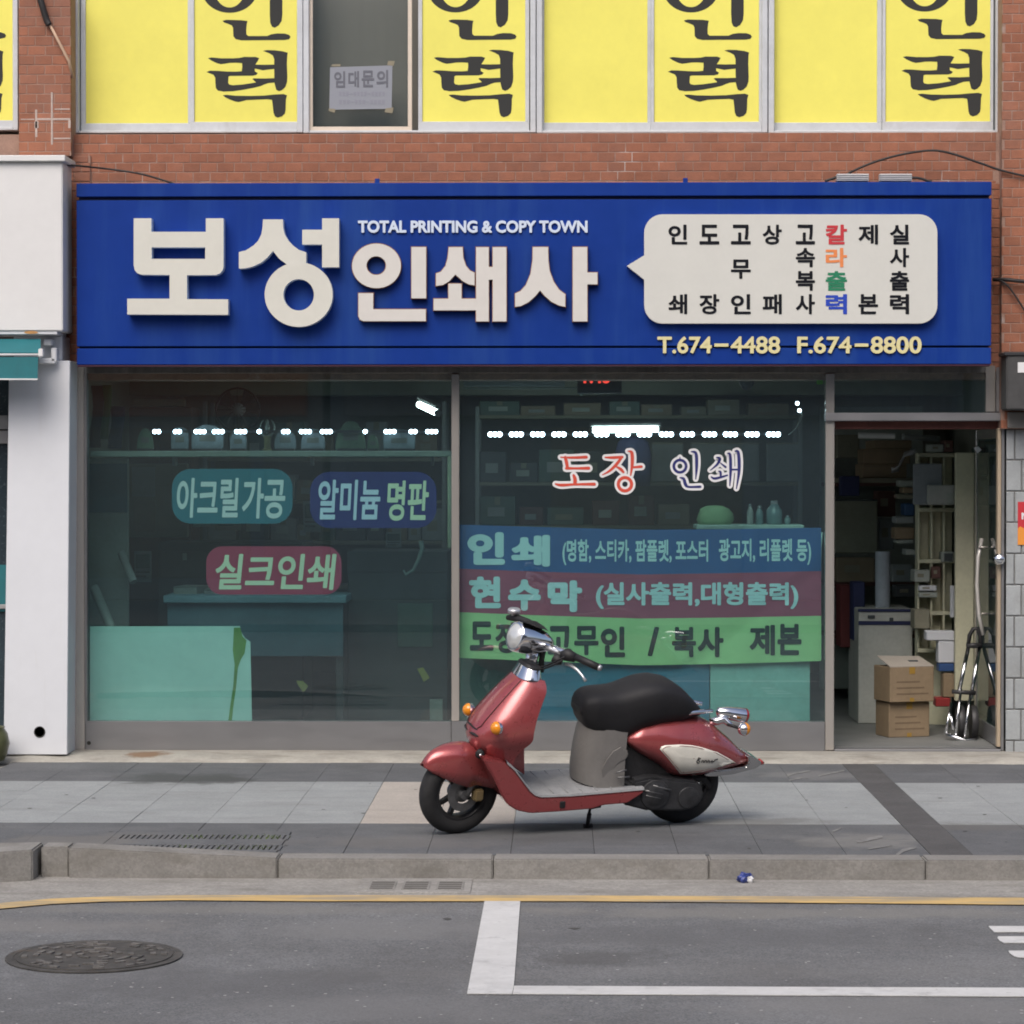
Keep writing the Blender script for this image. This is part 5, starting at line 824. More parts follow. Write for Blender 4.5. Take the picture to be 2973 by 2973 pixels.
thing_box('red_crate', 2440, 1700, 2474, 1880, 2.0, 0.3, col('crate_red', (0.12, 0.02, 0.02)), 'dull red crate at the left edge inside doorway', 'crate')
thing_box('olive_board', 2424, 1450, 2548, 1606, 2.6, 0.05, col('olive_dark', (0.27, 0.275, 0.21)), 'dark olive board at left inside the doorway', 'board', parts=(('edge', 0.0, 0.0, 1.0, 0.03, 0.004, M_d1),))
ds = empty('dark_shelf_wall'); tag(ds, 'dark tall shelving at the back left inside the doorway', 'shelf'); pbox('back', 2380, 1180, 2680, 2000, 3.4, 0.05, M_d6, ds); 
for y in (1400, 1690, 1840): pbox('shelf', 2400, y, 2680, y + 12, 3.0, 0.4, M_d2, ds)
# high shelf with cartons
hs_ = empty('high_shelf'); tag(hs_, 'high wooden shelf carrying brown cartons inside the doorway', 'shelf'); pbox('board', 2440, 1388, 2668, 1402, 2.0, 0.5, M_d4, hs_); pbox('bracket', 2650, 1402, 2660, 1450, 2.1, 0.3, M_d3, hs_)
zh = W(0, 1388, 2.0).z + 0.001; k2 = 18.05/7600
for px, wpx, dz, h, m, lab in ((2568, 128, 0, 40, M_cart, 'lowest brown carton on the high shelf inside doorway'), (2574, 136, 40.5, 44, M_cart, 'middle brown carton on the high shelf inside doorway'), (2592, 110, 85, 24, M_cart, 'flat top carton on the high shelf inside doorway')):
    c = W(px, 1388, 2.05); o = empty('cardboard_box', (c.x, 2.05, zh + dz*k2), 0.06*random.uniform(-1, 1)); tag(o, lab, 'box'); hw = wpx*k2/2; box('body', -hw, hw, 0, 0.36, 0, h*k2, m, o, 0.004); box('lid_gap', -hw*1.01, hw*1.01, -0.003, 0.361, h*k2*0.82, h*k2*0.86, M_cart2, o, 0.001)
roll((2492, 1264), (2598, 1266), 1.5, 1.5, 0.02, pm('lamp_tube_white', (0.62, 0.62, 0.60), 0.6), 'white unlit fluorescent tube lying across the top of doorway'); roll((2622, 1268), (2725, 1274), 1.6, 1.7, 0.02, M_d3, 'grey unlit tube right of the white one atop doorway')  # fluorescent tubes over the doorway, built as plain cylinders without glow
o = MB().loft([[W(2588 + 70*t + 6*math.sin(t*9), 1365 - 62*t + 8*math.sin(t*7), 1.7 + y) + Vector((0, 0, 0.02*math.sin(j*2 + t*6))) for j, y in enumerate((0, .08, .16))] for t in (0, .2, .4, .6, .8, 1)], closed=False, cap=False).build('plastic_sheet', pm('sheet_white', (0.5, 0.5, 0.52), 0.6), smooth=True); tag(o, 'crumpled white sheet beside the cartons on the high shelf', 'sheet'); o.modifiers.new('s', 'SOLIDIFY').thickness = 0.004
thing_box('navy_bag', 2442, 1382, 2496, 1440, 1.9, 0.15, M_navyc, 'navy bundle below the left end of high shelf', 'bundle')
# pigeonhole unit
pg = empty('pigeonhole_unit'); tag(pg, 'cream pigeonhole shelf unit with tall side panel inside the doorway', 'shelf unit')
x0, x1, z0, z1 = rect(2664, 1316, 2772, 2020, 1.35); pbox('side_panel', 2773, 1314, 2829, 2035, 1.0, 0.05, M_creamw, pg); box('back', x0, x1, 1.47, 1.49, ZR, z1, M_creamw, pg, 0)
for y in (1316, 1474, 1622, 1772, 1880): za = W(0, y, 1.35).z; box('shelf', x0, x1, 1.35, 1.47, za - 0.026, za, M_creamw, pg, 0.002)
for x in (2664, 2702, 2738): xa = W(x, 1500, 1.35).x; box('divider', xa, xa + 0.014, 1.352, 1.469, W(0, 1880, 1.35).z, z1 - 0.027, M_creamw, pg, 0.002)
thing_box('grey_sheet_board', 2651, 1346, 2736, 1466, 1.22, 0.02, col('board_bluegrey', (0.22, 0.24, 0.26)), 'blue-grey board hung over the pigeonhole unit', 'board'); thing_box('white_flat_box', 2694, 1408, 2772, 1466, 1.15, 0.06, col('box_palegrey', (0.36, 0.37, 0.35)), 'pale flat box in front of the blue-grey board', 'box', parts=(('sticker', 0.7, 0.4, 0.98, 0.98, 0.003, M_d6),))
thing_box('small_monitor', 2732, 1602, 2770, 1632, 1.33, 0.1, M_d6, 'small pale device in the middle pigeonhole row', 'device', parts=(('screen', 0.25, 0.15, 0.9, 0.9, 0.003, M_d1),))
MI = [(2612, 1395, 2656, 1412, M_d6, 'rolled white paper left of the pigeonhole unit, topmost'), (2622, 1415, 2656, 1432, M_cart, 'tan bundle under the rolled paper left of pigeonhole unit'), (2606, 1436, 2654, 1448, M_d4, 'olive folder left of pigeonhole unit'), (2626, 1462, 2655, 1497, pm('box_blue', (0.02, 0.07, 0.17), 0.5), 'blue box left of the pigeonhole unit'), (2600, 1500, 2655, 1520, M_d3, 'grey paper stack below the blue box'), (2598, 1532, 2655, 1565, M_cart, 'brown carton left of pigeonhole unit'), (2604, 1568, 2652, 1578, M_d6, 'white paper sheet under brown carton'), (2630, 1595, 2662, 1612, M_d6, 'pale papers low left of pigeonhole unit')]
for a in MI: thing_box('stacked_item', *a[:4], 1.6, 0.2, a[4], a[5], 'stationery', 'stationery stacked left of the pigeonhole unit')
for a in ((2690, 1832, 2772, 1860, M_paper, 'upper white paper pile right of the cardboard boxes'), (2724, 1862, 2772, 1925, M_paper, 'lower white paper pile right of the cardboard boxes'), (2726, 1927, 2772, 1950, pm('bag_blue', (0.03, 0.08, 0.22), 0.5), 'blue plastic bag under the white paper piles'), (2738, 1955, 2775, 2025, M_cart, 'small brown carton behind the hand truck'), (2716, 2026, 2760, 2052, pm('can_red', (0.30, 0.03, 0.03), 0.5), 'dull red can on the floor behind the hand truck')): thing_box('floor_item', *a[:4], 1.1, 0.12, a[4], a[5], 'clutter', 'clutter beside the cardboard boxes')
o = roll((2766, 1700), (2766, 1792), 1.25, 1.25, 0.018, M_paper, 'white paper roll standing in the pigeonhole unit')
# more clutter seen through the doorway
DC = [(2430, 1620, 2540, 1690, 2.5, M_cart2, 'brown carton low at the left inside doorway'), (2430, 1262, 2495, 1330, 2.7, M_d4, 'olive carton at the top left corner of doorway'), (2545, 1425, 2600, 1500, 2.7, M_d2, 'dark brown binder stack below the high shelf'), (2552, 1505, 2596, 1596, 2.7, M_d3, 'grey carton left of the brown carton'), (2590, 1640, 2650, 1690, 2.3, M_d3, 'grey machine top behind the tall tube'), (2600, 1700, 2662, 1735, 2.1, M_d1, 'black tray behind the tall tube'), (2655, 1655, 2700, 1690, 1.3, M_d6, 'white paper pile in the lower left pigeonhole'), (2705, 1645, 2732, 1680, 1.3, M_d2, 'brown box in the lower middle pigeonhole'), (2668, 1700, 2720, 1716, 1.3, M_paper, 'upper white ream on the lower pigeonhole shelf'), (2668, 1720, 2722, 1735, 1.3, M_d6, 'lower pale ream on the lower pigeonhole shelf'), (2700, 1290, 2740, 1312, 1.3, M_d6, 'pale folder on top of the pigeonhole unit'), (2742, 1278, 2768, 1312, 1.3, M_d2, 'brown folder on top of the pigeonhole unit'), (2655, 1770, 2700, 1826, 1.2, M_d4, 'olive carton right of the metal cabinet'), (2834, 1390, 2868, 1470, 1.4, M_d6, 'pale carton seen through the open door glass'), (2834, 1300, 2870, 1380, 1.5, M_d5, 'green box seen through the open door glass')]
for a in DC: thing_box('stored_item', *a[:5], 0.2, a[5], a[6], 'clutter', 'clutter stored inside the doorway', parts=(('label_sheet', 0.2, 0.3, 0.6, 0.6, 0.002, M_d4),))
# hand truck
ht_ = empty('hand_truck'); tag(ht_, 'folding chrome hand truck with black handle leaning inside the doorway', 'hand truck'); hw_ = lambda *pp: [W(x, y, Y) for x, y, Y in pp]; M_chr = MATS['chrome']
MB().tube(hw_((2811, 1876, .62), (2815, 1845, .62), (2825, 1826, .62), (2838, 1824, .62), (2846, 1845, .62), (2846, 1876, .62)), 0.014, 8).build('handle', M_rub if 'M_rub' in globals() else M_dark, ht_, smooth=True); MB().tube(hw_((2806, 1874, .62), (2850, 1874, .62)), 0.018, 8).build('handle_bar', M_dark, ht_, smooth=True)
for a, c in (((2812, 1876, .62), (2784, 2010, .5)), ((2844, 1876, .62), (2818, 2030, .5))): MB().tube(hw_(a, c), 0.013, 10).build('rail', M_chr, ht_, smooth=True); 
for a, c in (((2790, 2000, .5), (2774, 2140, .42)), ((2818, 2010, .5), (2800, 2145, .42)), ((2762, 2040, .5), (2745, 2130, .42)), ((2757, 2055, .5), (2768, 2120, .42))): MB().tube(hw_(a, c), 0.009, 8).build('lower_rail', M_chr, ht_, smooth=True)
MB().tube(hw_((2764, 2008, .5), (2832, 2012, .5)), 0.014, 8).build('cross_bar', M_dark, ht_, smooth=True); MB().tube(hw_((2748, 2132, .42), (2800, 2150, .4), (2835, 2146, .42)), 0.014, 8).build('foot_bar', M_chr, ht_, smooth=True)
for x in (2788, 2826): c = W(x, 2080, .55); MB().lathe((c.x - 0.02, .55, ZR + 0.105), (1, 0, 0), [(0, 0.03), (0, 0.1), (0.012, 0.105), (0.028, 0.105), (0.04, 0.1), (0.04, 0.03)], 24).build('wheel', M_dark, ht_, autosmooth=40)
# ------------------------------------------------------------------ the scooter (frame: x to its rear, y to its right, z up; leaning on its side stand)
PF = Vector((-0.484, -3.435, 0.0)); TH, LEAN, STEER = R(20.3), R(12), R(12)
Bv = Vector((math.cos(TH), math.sin(TH), 0)); Lv = Vector((math.sin(TH), -math.cos(TH), 0)); Zv = Vector((0, 0, 1))
Uv = Zv*math.cos(LEAN) + Lv*math.sin(LEAN); Rv = -(Lv*math.cos(LEAN) - Zv*math.sin(LEAN))
FR = Matrix(((Bv.x, Rv.x, Uv.x, PF.x), (Bv.y, Rv.y, Uv.y, PF.y), (Bv.z, Rv.z, Uv.z, PF.z), (0, 0, 0, 1)))
PIV = Vector((0.0, 0, 0.2)); ST = Matrix.Translation(PIV) @ Matrix.Rotation(STEER, 4, 'Z') @ Matrix.Translation(-PIV)
def solver(M):
    Mi = M.inverted()
    def s(cx, cy, y):
        o = Mi @ CAM; d = Mi.to_3x3() @ ray(1150 + cx/1.7564, 1720 + cy/1.7564); return o + d*((y - o.y)/d.y)
    return s
q = solver(FR); q2 = solver(FR @ ST)
def tf(mb, M): mb.v = [tuple(M @ Vector(v)) for v in mb.v]; return mb
scooter = empty('scooter'); scooter.matrix_world = FR; tag(scooter, 'red motor scooter with black seat and white side panel leaning on its stand', 'scooter')
M_sred = pm('scooter_red', (0.345, 0.064, 0.066), 0.30, 0.4, noise=0.03, nscale=4, coat=1.0); stain(M_sred, (0.36, 0.17, 0.15), 5, 0.5, 0.8, 0.3)
M_chrome = pm('scooter_chrome', (0.80, 0.80, 0.82), 0.10, 1.0); M_seat = pm('seat_vinyl', (0.016, 0.016, 0.018), 0.6, noise=0.15, nscale=12, bump=0.12, bscale=60, spec=0.3)
M_mat = pm('footboard_grey', (0.26, 0.265, 0.27), 0.7, noise=0.16, nscale=15, bump=0.3, bscale=60); M_under = pm('leg_panel_grey', (0.17, 0.163, 0.155), 0.55, noise=0.10, nscale=8)
M_tyre = pm('tyre', (0.018, 0.018, 0.019), 0.85, noise=0.2, nscale=30); M_rim = pm('rim_dark', (0.035, 0.035, 0.037), 0.45, 0.4); M_hub = pm('hub_grey', (0.16, 0.16, 0.16), 0.45, 0.6, noise=0.2, nscale=30)
M_eng = pm('engine_dark', (0.028, 0.028, 0.03), 0.6, 0.2, noise=0.3, nscale=20, bump=0.3, bscale=80); M_eng2 = pm('engine_cover', (0.04, 0.041, 0.044), 0.5, 0.3, noise=0.3, nscale=15)
M_amber = pm('amber_lens', (0.75, 0.26, 0.01), 0.2, coat=0.5); M_lens = pm('head_lens', (0.60, 0.62, 0.62), 0.12, 0.3, coat=1.0); M_redlens = pm('tail_lens', (0.35, 0.015, 0.01), 0.2, coat=0.5)
M_spanel = pm('side_panel_white', (0.74, 0.72, 0.64), 0.4, noise=0.05, nscale=20); stain(M_spanel, (0.42, 0.27, 0.19), 9, 0.62, 0.75, 0.5); M_rubber = pm('rubber_black', (0.012, 0.012, 0.013), 0.6)
M_silver = pm('lever_silver', (0.62, 0.63, 0.65), 0.3, 0.7); M_bronze = pm('caliper_bronze', (0.30, 0.23, 0.12), 0.45, 0.5)
def I(pts, x):
    pts = sorted((p[0], p[1]) for p in pts)
    if x <= pts[0][0]: return pts[0][1]
    for a, c in zip(pts[:-1], pts[1:]):
        if x <= c[0]: return a[1] + (c[1] - a[1])*(x - a[0])/max(c[0] - a[0], 1e-6)
    return pts[-1][1]
def wheel(name, cx, M, disc, ws=1.0):
    e = empty(name); e.parent = scooter; c = (cx, 0, 0.2*ws)
    def bl(mb, nm, m, **kw): return tf(mb, M @ Matrix.Translation(c) @ Matrix.Scale(ws, 4) @ Matrix.Translation(-Vector(c))).build(nm, m, e, **kw)
    prof = [(-0.034, 0.132), (-0.041, 0.145), (-0.044, 0.162), (-0.040, 0.180), (-0.026, 0.194), (0, 0.1995), (0.026, 0.194), (0.040, 0.180), (0.044, 0.162), (0.041, 0.145), (0.034, 0.132), (-0.034, 0.132)]
    bl(MB().lathe(c, (0, 1, 0), prof, 48, cap=False), 'tyre', M_tyre, autosmooth=40)
    b = MB().lathe(c, (0, 1, 0), [(-0.033, 0.134), (-0.034, 0.122), (-0.02, 0.112), (0.02, 0.112), (0.034, 0.122), (0.033, 0.134), (-0.033, 0.134)], 40, cap=False)
    for k in range(6):
        a = k*math.pi/3 + 0.3 + (0.14 if k % 2 else -0.14); d = Vector((math.cos(a), 0, math.sin(a))); t = Vector((-d.z, 0, d.x)); p0 = Vector(c) + d*0.03; p1 = Vector(c) + d*0.116
        b.hexa([p0 - t*0.011 + Vector((0, -.012, 0)), p0 + t*0.011 + Vector((0, -.012, 0)), p0 + t*0.011 + Vector((0, .012, 0)), p0 - t*0.011 + Vector((0, .012, 0))], [p1 - t*0.009 + Vector((0, -.01, 0)), p1 + t*0.009 + Vector((0, -.01, 0)), p1 + t*0.009 + Vector((0, .01, 0)), p1 - t*0.009 + Vector((0, .01, 0))])
    bl(b, 'rim', M_rim, autosmooth=40)
    bl(MB().lathe(c, (0, 1, 0), [(-0.06, 0.0), (-0.06, 0.022), (-0.04, 0.03), (-0.035, 0.042), (0.035, 0.042), (0.05, 0.025), (0.06, 0.02), (0.06, 0)], 24), 'hub', M_hub, autosmooth=35)
    if disc: bl(MB().lathe(c, (0, 1, 0), [(-0.046, 0.045), (-0.046, 0.082), (-0.043, 0.082), (-0.043, 0.045), (-0.046, 0.045)], 32, cap=False), 'brake_disc', M_hub, autosmooth=35)
    return e
fw = wheel('front_wheel', -0.008, ST, True, 1.045); rw = wheel('rear_wheel', 1.145, Matrix.Identity(4), False)
MB().lathe(q(426, 826, -0.118), (-0.5, -1, 0), [(-0.03, 0.02), (0.0, 0.022), (0.004, 0.018), (0.004, 0)], 16).build('fork_gap_shade', M_rubber, scooter, smooth=True)  # black disc painting the dark shaded gap between leg shield and fender
MB().lathe(q(430, 830, -0.123), (-0.5, -1, 0), [(0.0, 0.007), (0.004, 0.006), (0.005, 0)], 10).build('screw', M_chrome, scooter, smooth=True)
for a in (((856, 330, -0.17), (815, 352, -0.10), (770, 372, -0.05), (720, 385, 0.0), (700, 400, 0.0)), ((850, 345, -0.16), (800, 372, -0.09), (745, 392, -0.03), (712, 402, 0.0))): MB().tube([q(*p) for p in a], 0.0045, 6).build('control_cable', M_rubber, scooter, smooth=True)
# fork and caliper
for y in (-0.058, 0.058): tf(MB().tube([(0.0, y, 0.2), (0.035, y, 0.27), (0.10, y*0.9, 0.40)], [0.015, 0.016, 0.018], 10), ST).build('fork_leg', M_hub, scooter, smooth=True)
tf(MB().box(0.035, 0.085, -0.085, -0.04, 0.175, 0.235), ST).build('brake_caliper', M_bronze, scooter, bevel=0.008, seg=2)
# front fender
top = [q2(*p, 0.0) for p in ((133, 872), (165, 825), (200, 798), (250, 777), (300, 765), (350, 760), (400, 772), (450, 805), (500, 870), (535, 960))]; bot = [q2(*p, -0.066) for p in ((136, 886), (200, 930), (260, 957), (310, 975), (372, 992), (395, 975), (440, 985), (535, 1006))]
tp = [(p.x, p.z) for p in top]; bp_ = [(p.x, p.z) for p in bot]; xa, xb = tp[0][0], tp[-1][0]; rings = []
for i in range(25):
    t = i/24; x = xa + (xb - xa)*t; zt = I(tp, x); zb = min(I(bp_, x), zt - 0.006); wd = 0.080*min(1, 0.22 + 1.6*t**0.7); hc = min(0.06, 0.75*(zt - zb)); ring = [(x, -wd, zb), (x, -wd*1.02, zb + 0.5*(zt - hc - zb))]
    for k in range(13): a = -math.pi/2 + math.pi*k/12; ring.append((x, wd*math.sin(a), zt - hc*(1 - math.cos(a))))
    ring += [(x, wd*1.02, zb + 0.5*(zt - hc - zb)), (x, wd, zb)]; rings.append(ring)
o = tf(MB().loft(rings, cap=False, closed=False), ST).build('front_fender', M_sred, scooter, smooth=True); so_ = o.modifiers.new('s', 'SOLIDIFY'); so_.thickness = 0.004
# leg shield
SH = [((612, 412), (754, 450), .105), ((532, 490), (764, 503), .13), ((458, 572), (740, 578), .155), ((402, 642), (716, 652), .175), ((372, 698), (702, 716), .182), ((368, 742), (692, 762), .175), ((388, 786), (648, 800), .155), ((424, 828), (606, 842), .14), ((456, 872), (592, 886), .13)]
SC_ = [q(*a, 0.0) for a, _, _ in SH]; SE = [q(*e, -w_) for _, e, w_ in SH]
def cat(P, f):
    i = max(0, min(int(f), len(P) - 2)); t = f - i; g = lambda j: P[max(0, min(j, len(P) - 1))]; p0, p1, p2, p3 = g(i - 1), g(i), g(i + 1), g(i + 2); return 0.5*((2*p1) + (p2 - p0)*t + (2*p0 - 5*p1 + 4*p2 - p3)*t*t + (3*p1 - p0 - 3*p2 + p3)*t**3)
WV = [Vector((w_, 0, 0)) for _, _, w_ in SH]
def shield(f, t, lift=0.0):
    C, E_, w_ = cat(SC_, f), cat(SE, f), cat(WV, f).x; a = t*math.pi/2; k = 1 - math.cos(a)**0.62 if abs(t) < 1 else 1
    return Vector((C.x + (E_.x - C.x)*k - lift, w_*math.copysign(abs(math.sin(a))**0.8, a)*(1 + lift*4), C.z + (E_.z - C.z)*k))
rings = []
for i in range(33):
    f = 8*i/32; ring = [shield(f, -1 + 2*k/20) for k in range(21)]; C, E_, w_ = cat(SC_, f), cat(SE, f), cat(WV, f).x
    for k in range(11): a = (1 - 2*k/10)*math.pi/2*0.97; kk = math.cos(a); ring.append(Vector((E_.x + 0.006 - 0.30*(E_.x - C.x)*kk, w_*math.sin(a), E_.z + (C.z - E_.z)*0.30*kk)))
    rings.append(ring)
ls = MB().loft(rings).build('leg_shield', M_sred, scooter, autosmooth=50)
for sg_ in (-1, 1): MB().tube([shield(f*0.25, sg_*(0.42 - 0.012*f), 0.0015) for f in range(1, 14)] + [shield(3.5, sg_*0.2, 0.001)], 0.0028, 6).build('seam', pm('seam_dark', (0.05, 0.01, 0.01), 0.6), ls)
for f, a, c, r_ in ((3.55, -0.22, 0.22, 0.005), (4.1, -0.30, -0.04, 0.007), (4.1, 0.04, 0.30, 0.007)): MB().tube([shield(f + 0.12*abs(k/8 - .5), a + (c - a)*k/8, 0.001) for k in range(9)], [r_*math.sin(0.35 + 2.4*k/8) for k in range(9)], 8).build('intake_slot', M_rubber, ls, smooth=True)
def ball(name, c, axis, r, m1, m2, ln=1.0):
    b = MB(); pr = [(-r*ln, 0)] + [(-r*ln*math.cos(math.pi*k/16), r*math.sin(math.pi*k/16)) for k in range(1, 8)] + [(0, r)]; b.lathe(c, axis, pr, 20, 0, cap=False); pr = [(0, r*1.02)] + [(r*ln*math.sin(math.pi*k/16), r*1.02*math.cos(math.pi*k/16)) for k in range(1, 8)] + [(r*ln, 0)]; b.lathe(c, axis, pr, 20, 1, cap=False); return b.build(name, [m1, m2], scooter, smooth=True)
ball('front_turn_signal', q(515, 692, -0.20), (-1, -0.15, 0), 0.032, M_chrome, M_amber); ball('front_turn_signal', q(372, 598, 0.17), (-1, 0.1, 0), 0.032, M_chrome, M_amber)
poly_in = [q(*p, 0.08) for p in ((552, 792), (655, 792), (656, 932), (568, 868))]
MB().loft([[Vector((p.x, y, p.z)) for p in poly_in] for y in (0.08, 0.15)]).build('inner_panel', M_sred, scooter, bevel=0.004)
# collar, stem, headset
def colr(C, E_, w_, g=0.0):
    out = []
    for k in range(32):
        a = 2*math.pi*k/32; out.append(Vector(((C.x + E_.x)/2 - ((E_.x - C.x)/2 + g)*math.copysign(abs(math.cos(a))**0.8, math.cos(a)), (w_ + g)*math.copysign(abs(math.sin(a))**0.8, math.sin(a)), C.z + (E_.z - C.z)*(0.5 - 0.5*math.cos(a)))))
    return out
c0, e0 = q(610, 418, 0), q(756, 455, -0.105); c1, e1 = q(636, 362, 0), q(752, 404, -0.075); c2, e2 = q(642, 356, 0), q(750, 398, -0.07)
MB().loft([colr(c0, e0, 0.105, 0.006), colr(c0.lerp(c1, 0.1), e0.lerp(e1, 0.1), 0.104, 0.006), colr(c1, e1, 0.078)]).build('chrome_collar', M_chrome, scooter, autosmooth=40)
MB().loft([colr(c1, e1, 0.078, 0.004), colr(c2, e2, 0.076, 0.006), colr(c2 + Vector((0, 0, 0.008)), e2 + Vector((0, 0, 0.008)), 0.07)]).build('collar_ring', M_rubber, scooter, autosmooth=40)
tf(MB().tube([q2(690, 415, 0), q2(690, 345, 0), q2(700, 285, 0)], [0.04, 0.03, 0.036], 14), ST).build('steering_stem', M_chrome, scooter, smooth=True)
tf(MB().tube([q2(738, 405, -0.02), q2(742, 340, -0.02), q2(752, 275, -0.03)], [0.016, 0.014, 0.018], 10), ST).build('cable_sleeve', M_rubber, scooter, smooth=True)
hd = q2(602, 222, 0); ht = q2(800, 268, 0.0); ha = (ht - hd); hl = ha.length
hp = [(0.0, 0.062), (0.0, 0.070), (0.012, 0.074), (0.3*hl, 0.0735), (0.55*hl, 0.066), (0.75*hl, 0.053), (0.9*hl, 0.034), (hl, 0.012), (hl*1.01, 0.0)]
hs = tf(MB().lathe(hd, ha, hp, 32, cap=False), ST).build('headlight', M_chrome, scooter, smooth=True)
tf(MB().lathe(hd, ha, [(0.004, 0.064), (-0.010, 0.050), (-0.018, 0.03), (-0.021, 0.0)], 28, cap=False), ST).build('lens', M_lens, hs, smooth=True)
tf(MB().loft([[q2(650 + 130*t, 150 + 55*t - hh*(1 - (2*t - 1)**2)*0.6 - 6, y) for y, hh in ((-0.05, 0), (-0.03, 34), (0, 42), (0.03, 34), (0.05, 0))] for t in (0, .2, .5, .8, 1)], closed=False, cap=False), ST).build('instrument_hood', M_rubber, hs, smooth=True)
tf(MB().lathe(q2(600, 118, 0.24), (0, 0, 1), [(0, 0.012), (0.012, 0.014), (0.014, 0.03), (0.03, 0.032), (0.036, 0.026), (0.036, 0)], 20), ST).build('brake_reservoir', M_silver, scooter, smooth=True)
tf(MB().tube([q2(735, 190, 0.06), q2(680, 155, 0.14), q2(606, 128, 0.24), q2(566, 128, 0.28)], [0.014, 0.018, 0.02, 0.012], 8), ST).build('far_switch_housing', M_rubber, scooter, smooth=True)
hb = [q2(735, 268, -0.02), q2(800, 283, -0.10), q2(862, 305, -0.19), q2(930, 336, -0.26)]; gr = [q2(918, 330, -0.255), q2(980, 358, -0.315), q2(1034, 383, -0.365)]
mir = lambda p: Vector((p.x - 0.0, -p.y, p.z))
for sg_ in (0, 1):
    g = (lambda p: p) if sg_ == 0 else mir
    tf(MB().tube([g(p) for p in hb], [0.016, 0.015, 0.014, 0.013], 10), ST).build('handlebar', M_chrome if sg_ == 0 else M_rubber, scooter, smooth=True)
    tf(MB().tube([g(p) for p in gr], 0.0175, 12), ST).build('grip', M_rubber, scooter, smooth=True)
    d = (gr[-1] - gr[0]).normalized(); e_ = gr[-1] + d*0.012; tf(MB().tube([g(gr[-1]), g(e_)], [0.016, 0.013], 12), ST).build('grip_end', M_silver, scooter, smooth=True)
    tf(MB().tube([g(q2(845, 322, -0.19)), g(q2(875, 318, -0.215)), g(q2(915, 335, -0.25))], [0.022, 0.032, 0.022], 10), ST).build('switch_housing', M_rubber, scooter, smooth=True)
    tf(MB().tube([g(p) for p in (q2(862, 362, -0.19), q2(892, 372, -0.23), q2(925, 396, -0.27), q2(950, 425, -0.30), q2(966, 452, -0.325))], [0.007, 0.008, 0.007, 0.006, 0.008], 8), ST).build('brake_lever', M_silver, scooter, smooth=True)
tf(MB().tube([q2(756, 283, -0.05), q2(790, 288, -0.10), q2(830, 304, -0.15), q2(850, 318, -0.17)], [0.008, 0.014, 0.013, 0.008], 10), ST).build('lever_clamp', M_silver, scooter, smooth=True)
tf(MB().tube([q2(800, 330, -0.14), q2(830, 345, -0.16), q2(848, 352, -0.17)], [0.022, 0.028, 0.018], 10), ST).build('switch_lower', M_rubber, scooter, smooth=True)
# floor pan with side rail and grey mat
def extr(mb, pts, y0, y1, n=1, taper=False):
    m_ = len(pts); rings = []
    for k in range(n + 1): y = y0 + (y1 - y0)*k/n; rings.append([Vector((p.x, min(y, 0.05) if (taper and p.z > 0.30) else y, p.z)) for p in pts])
    return mb.loft(rings)
T_ = [q(*p, -0.185) for p in ((548, 862), (600, 905), (680, 1012), (708, 1036), (742, 1046), (900, 1040), (1100, 1023), (1268, 1009))]; Bt = [q(*p, -0.185) for p in ((1262, 1022), (1180, 1076), (1060, 1086), (1000, 1105), (850, 1118), (690, 1128), (620, 1115), (570, 1085), (540, 1040), (500, 950), (440, 846))]
extr(MB(), T_ + Bt, -0.185, 0.185, 4, True).build('floor_pan', M_sred, scooter, bevel=0.008, seg=2, autosmooth=40)
mt = [q(*p, -0.185) for p in ((566, 872), (604, 905), (682, 1010), (710, 1034), (744, 1043), (900, 1037), (1100, 1020), (1266, 1005))]
rings = [[(p.x, y, p.z + h) for p in mt] for y, h in ((-0.186, -0.002), (-0.182, 0.008), (-0.1, 0.012), (0, 0.014), (0.1, 0.012), (0.182, 0.008), (0.186, -0.002))]
fm_ = MB().loft(rings, cap=False, closed=False).build('foot_mat', M_mat, scooter, autosmooth=50)
for k in range(5): x = mt[4].x + 0.06 + k*0.075; MB().box(x, x + 0.006, -0.17, 0.17, I([(p.x, p.z) for p in mt], x) + 0.009, I([(p.x, p.z) for p in mt], x) + 0.0145).build('rib', M_mat, fm_, bevel=0.001)
b = q(848, 1082, -0.186); MB().box(b.x - 0.014, b.x + 0.014, -0.191, -0.184, b.z - 0.017, b.z + 0.017).build('frame_slot', M_rubber, scooter, bevel=0.003)
# column under the seat
CS = [((895, 945), (1165, 1010), .15), ((893, 880), (1165, 940), .14), ((905, 780), (1170, 850), .13), ((925, 690), (1180, 740), .125), ((945, 630), (1190, 660), .12)]
rings = []
for a, e, w_ in CS:
    C, E_ = q(*a, 0), q(*e, -w_); rings.append([Vector((C.x + (E_.x - C.x)*(1 - math.cos(t)**0.6), w_*math.sin(t), C.z + (E_.z - C.z)*(1 - math.cos(t)**0.6))) for t in [(-1 + 2*k/18)*math.pi/2*0.9999 for k in range(19)]])
MB().loft(rings).build('under_seat_panel', M_under, scooter, autosmooth=50)
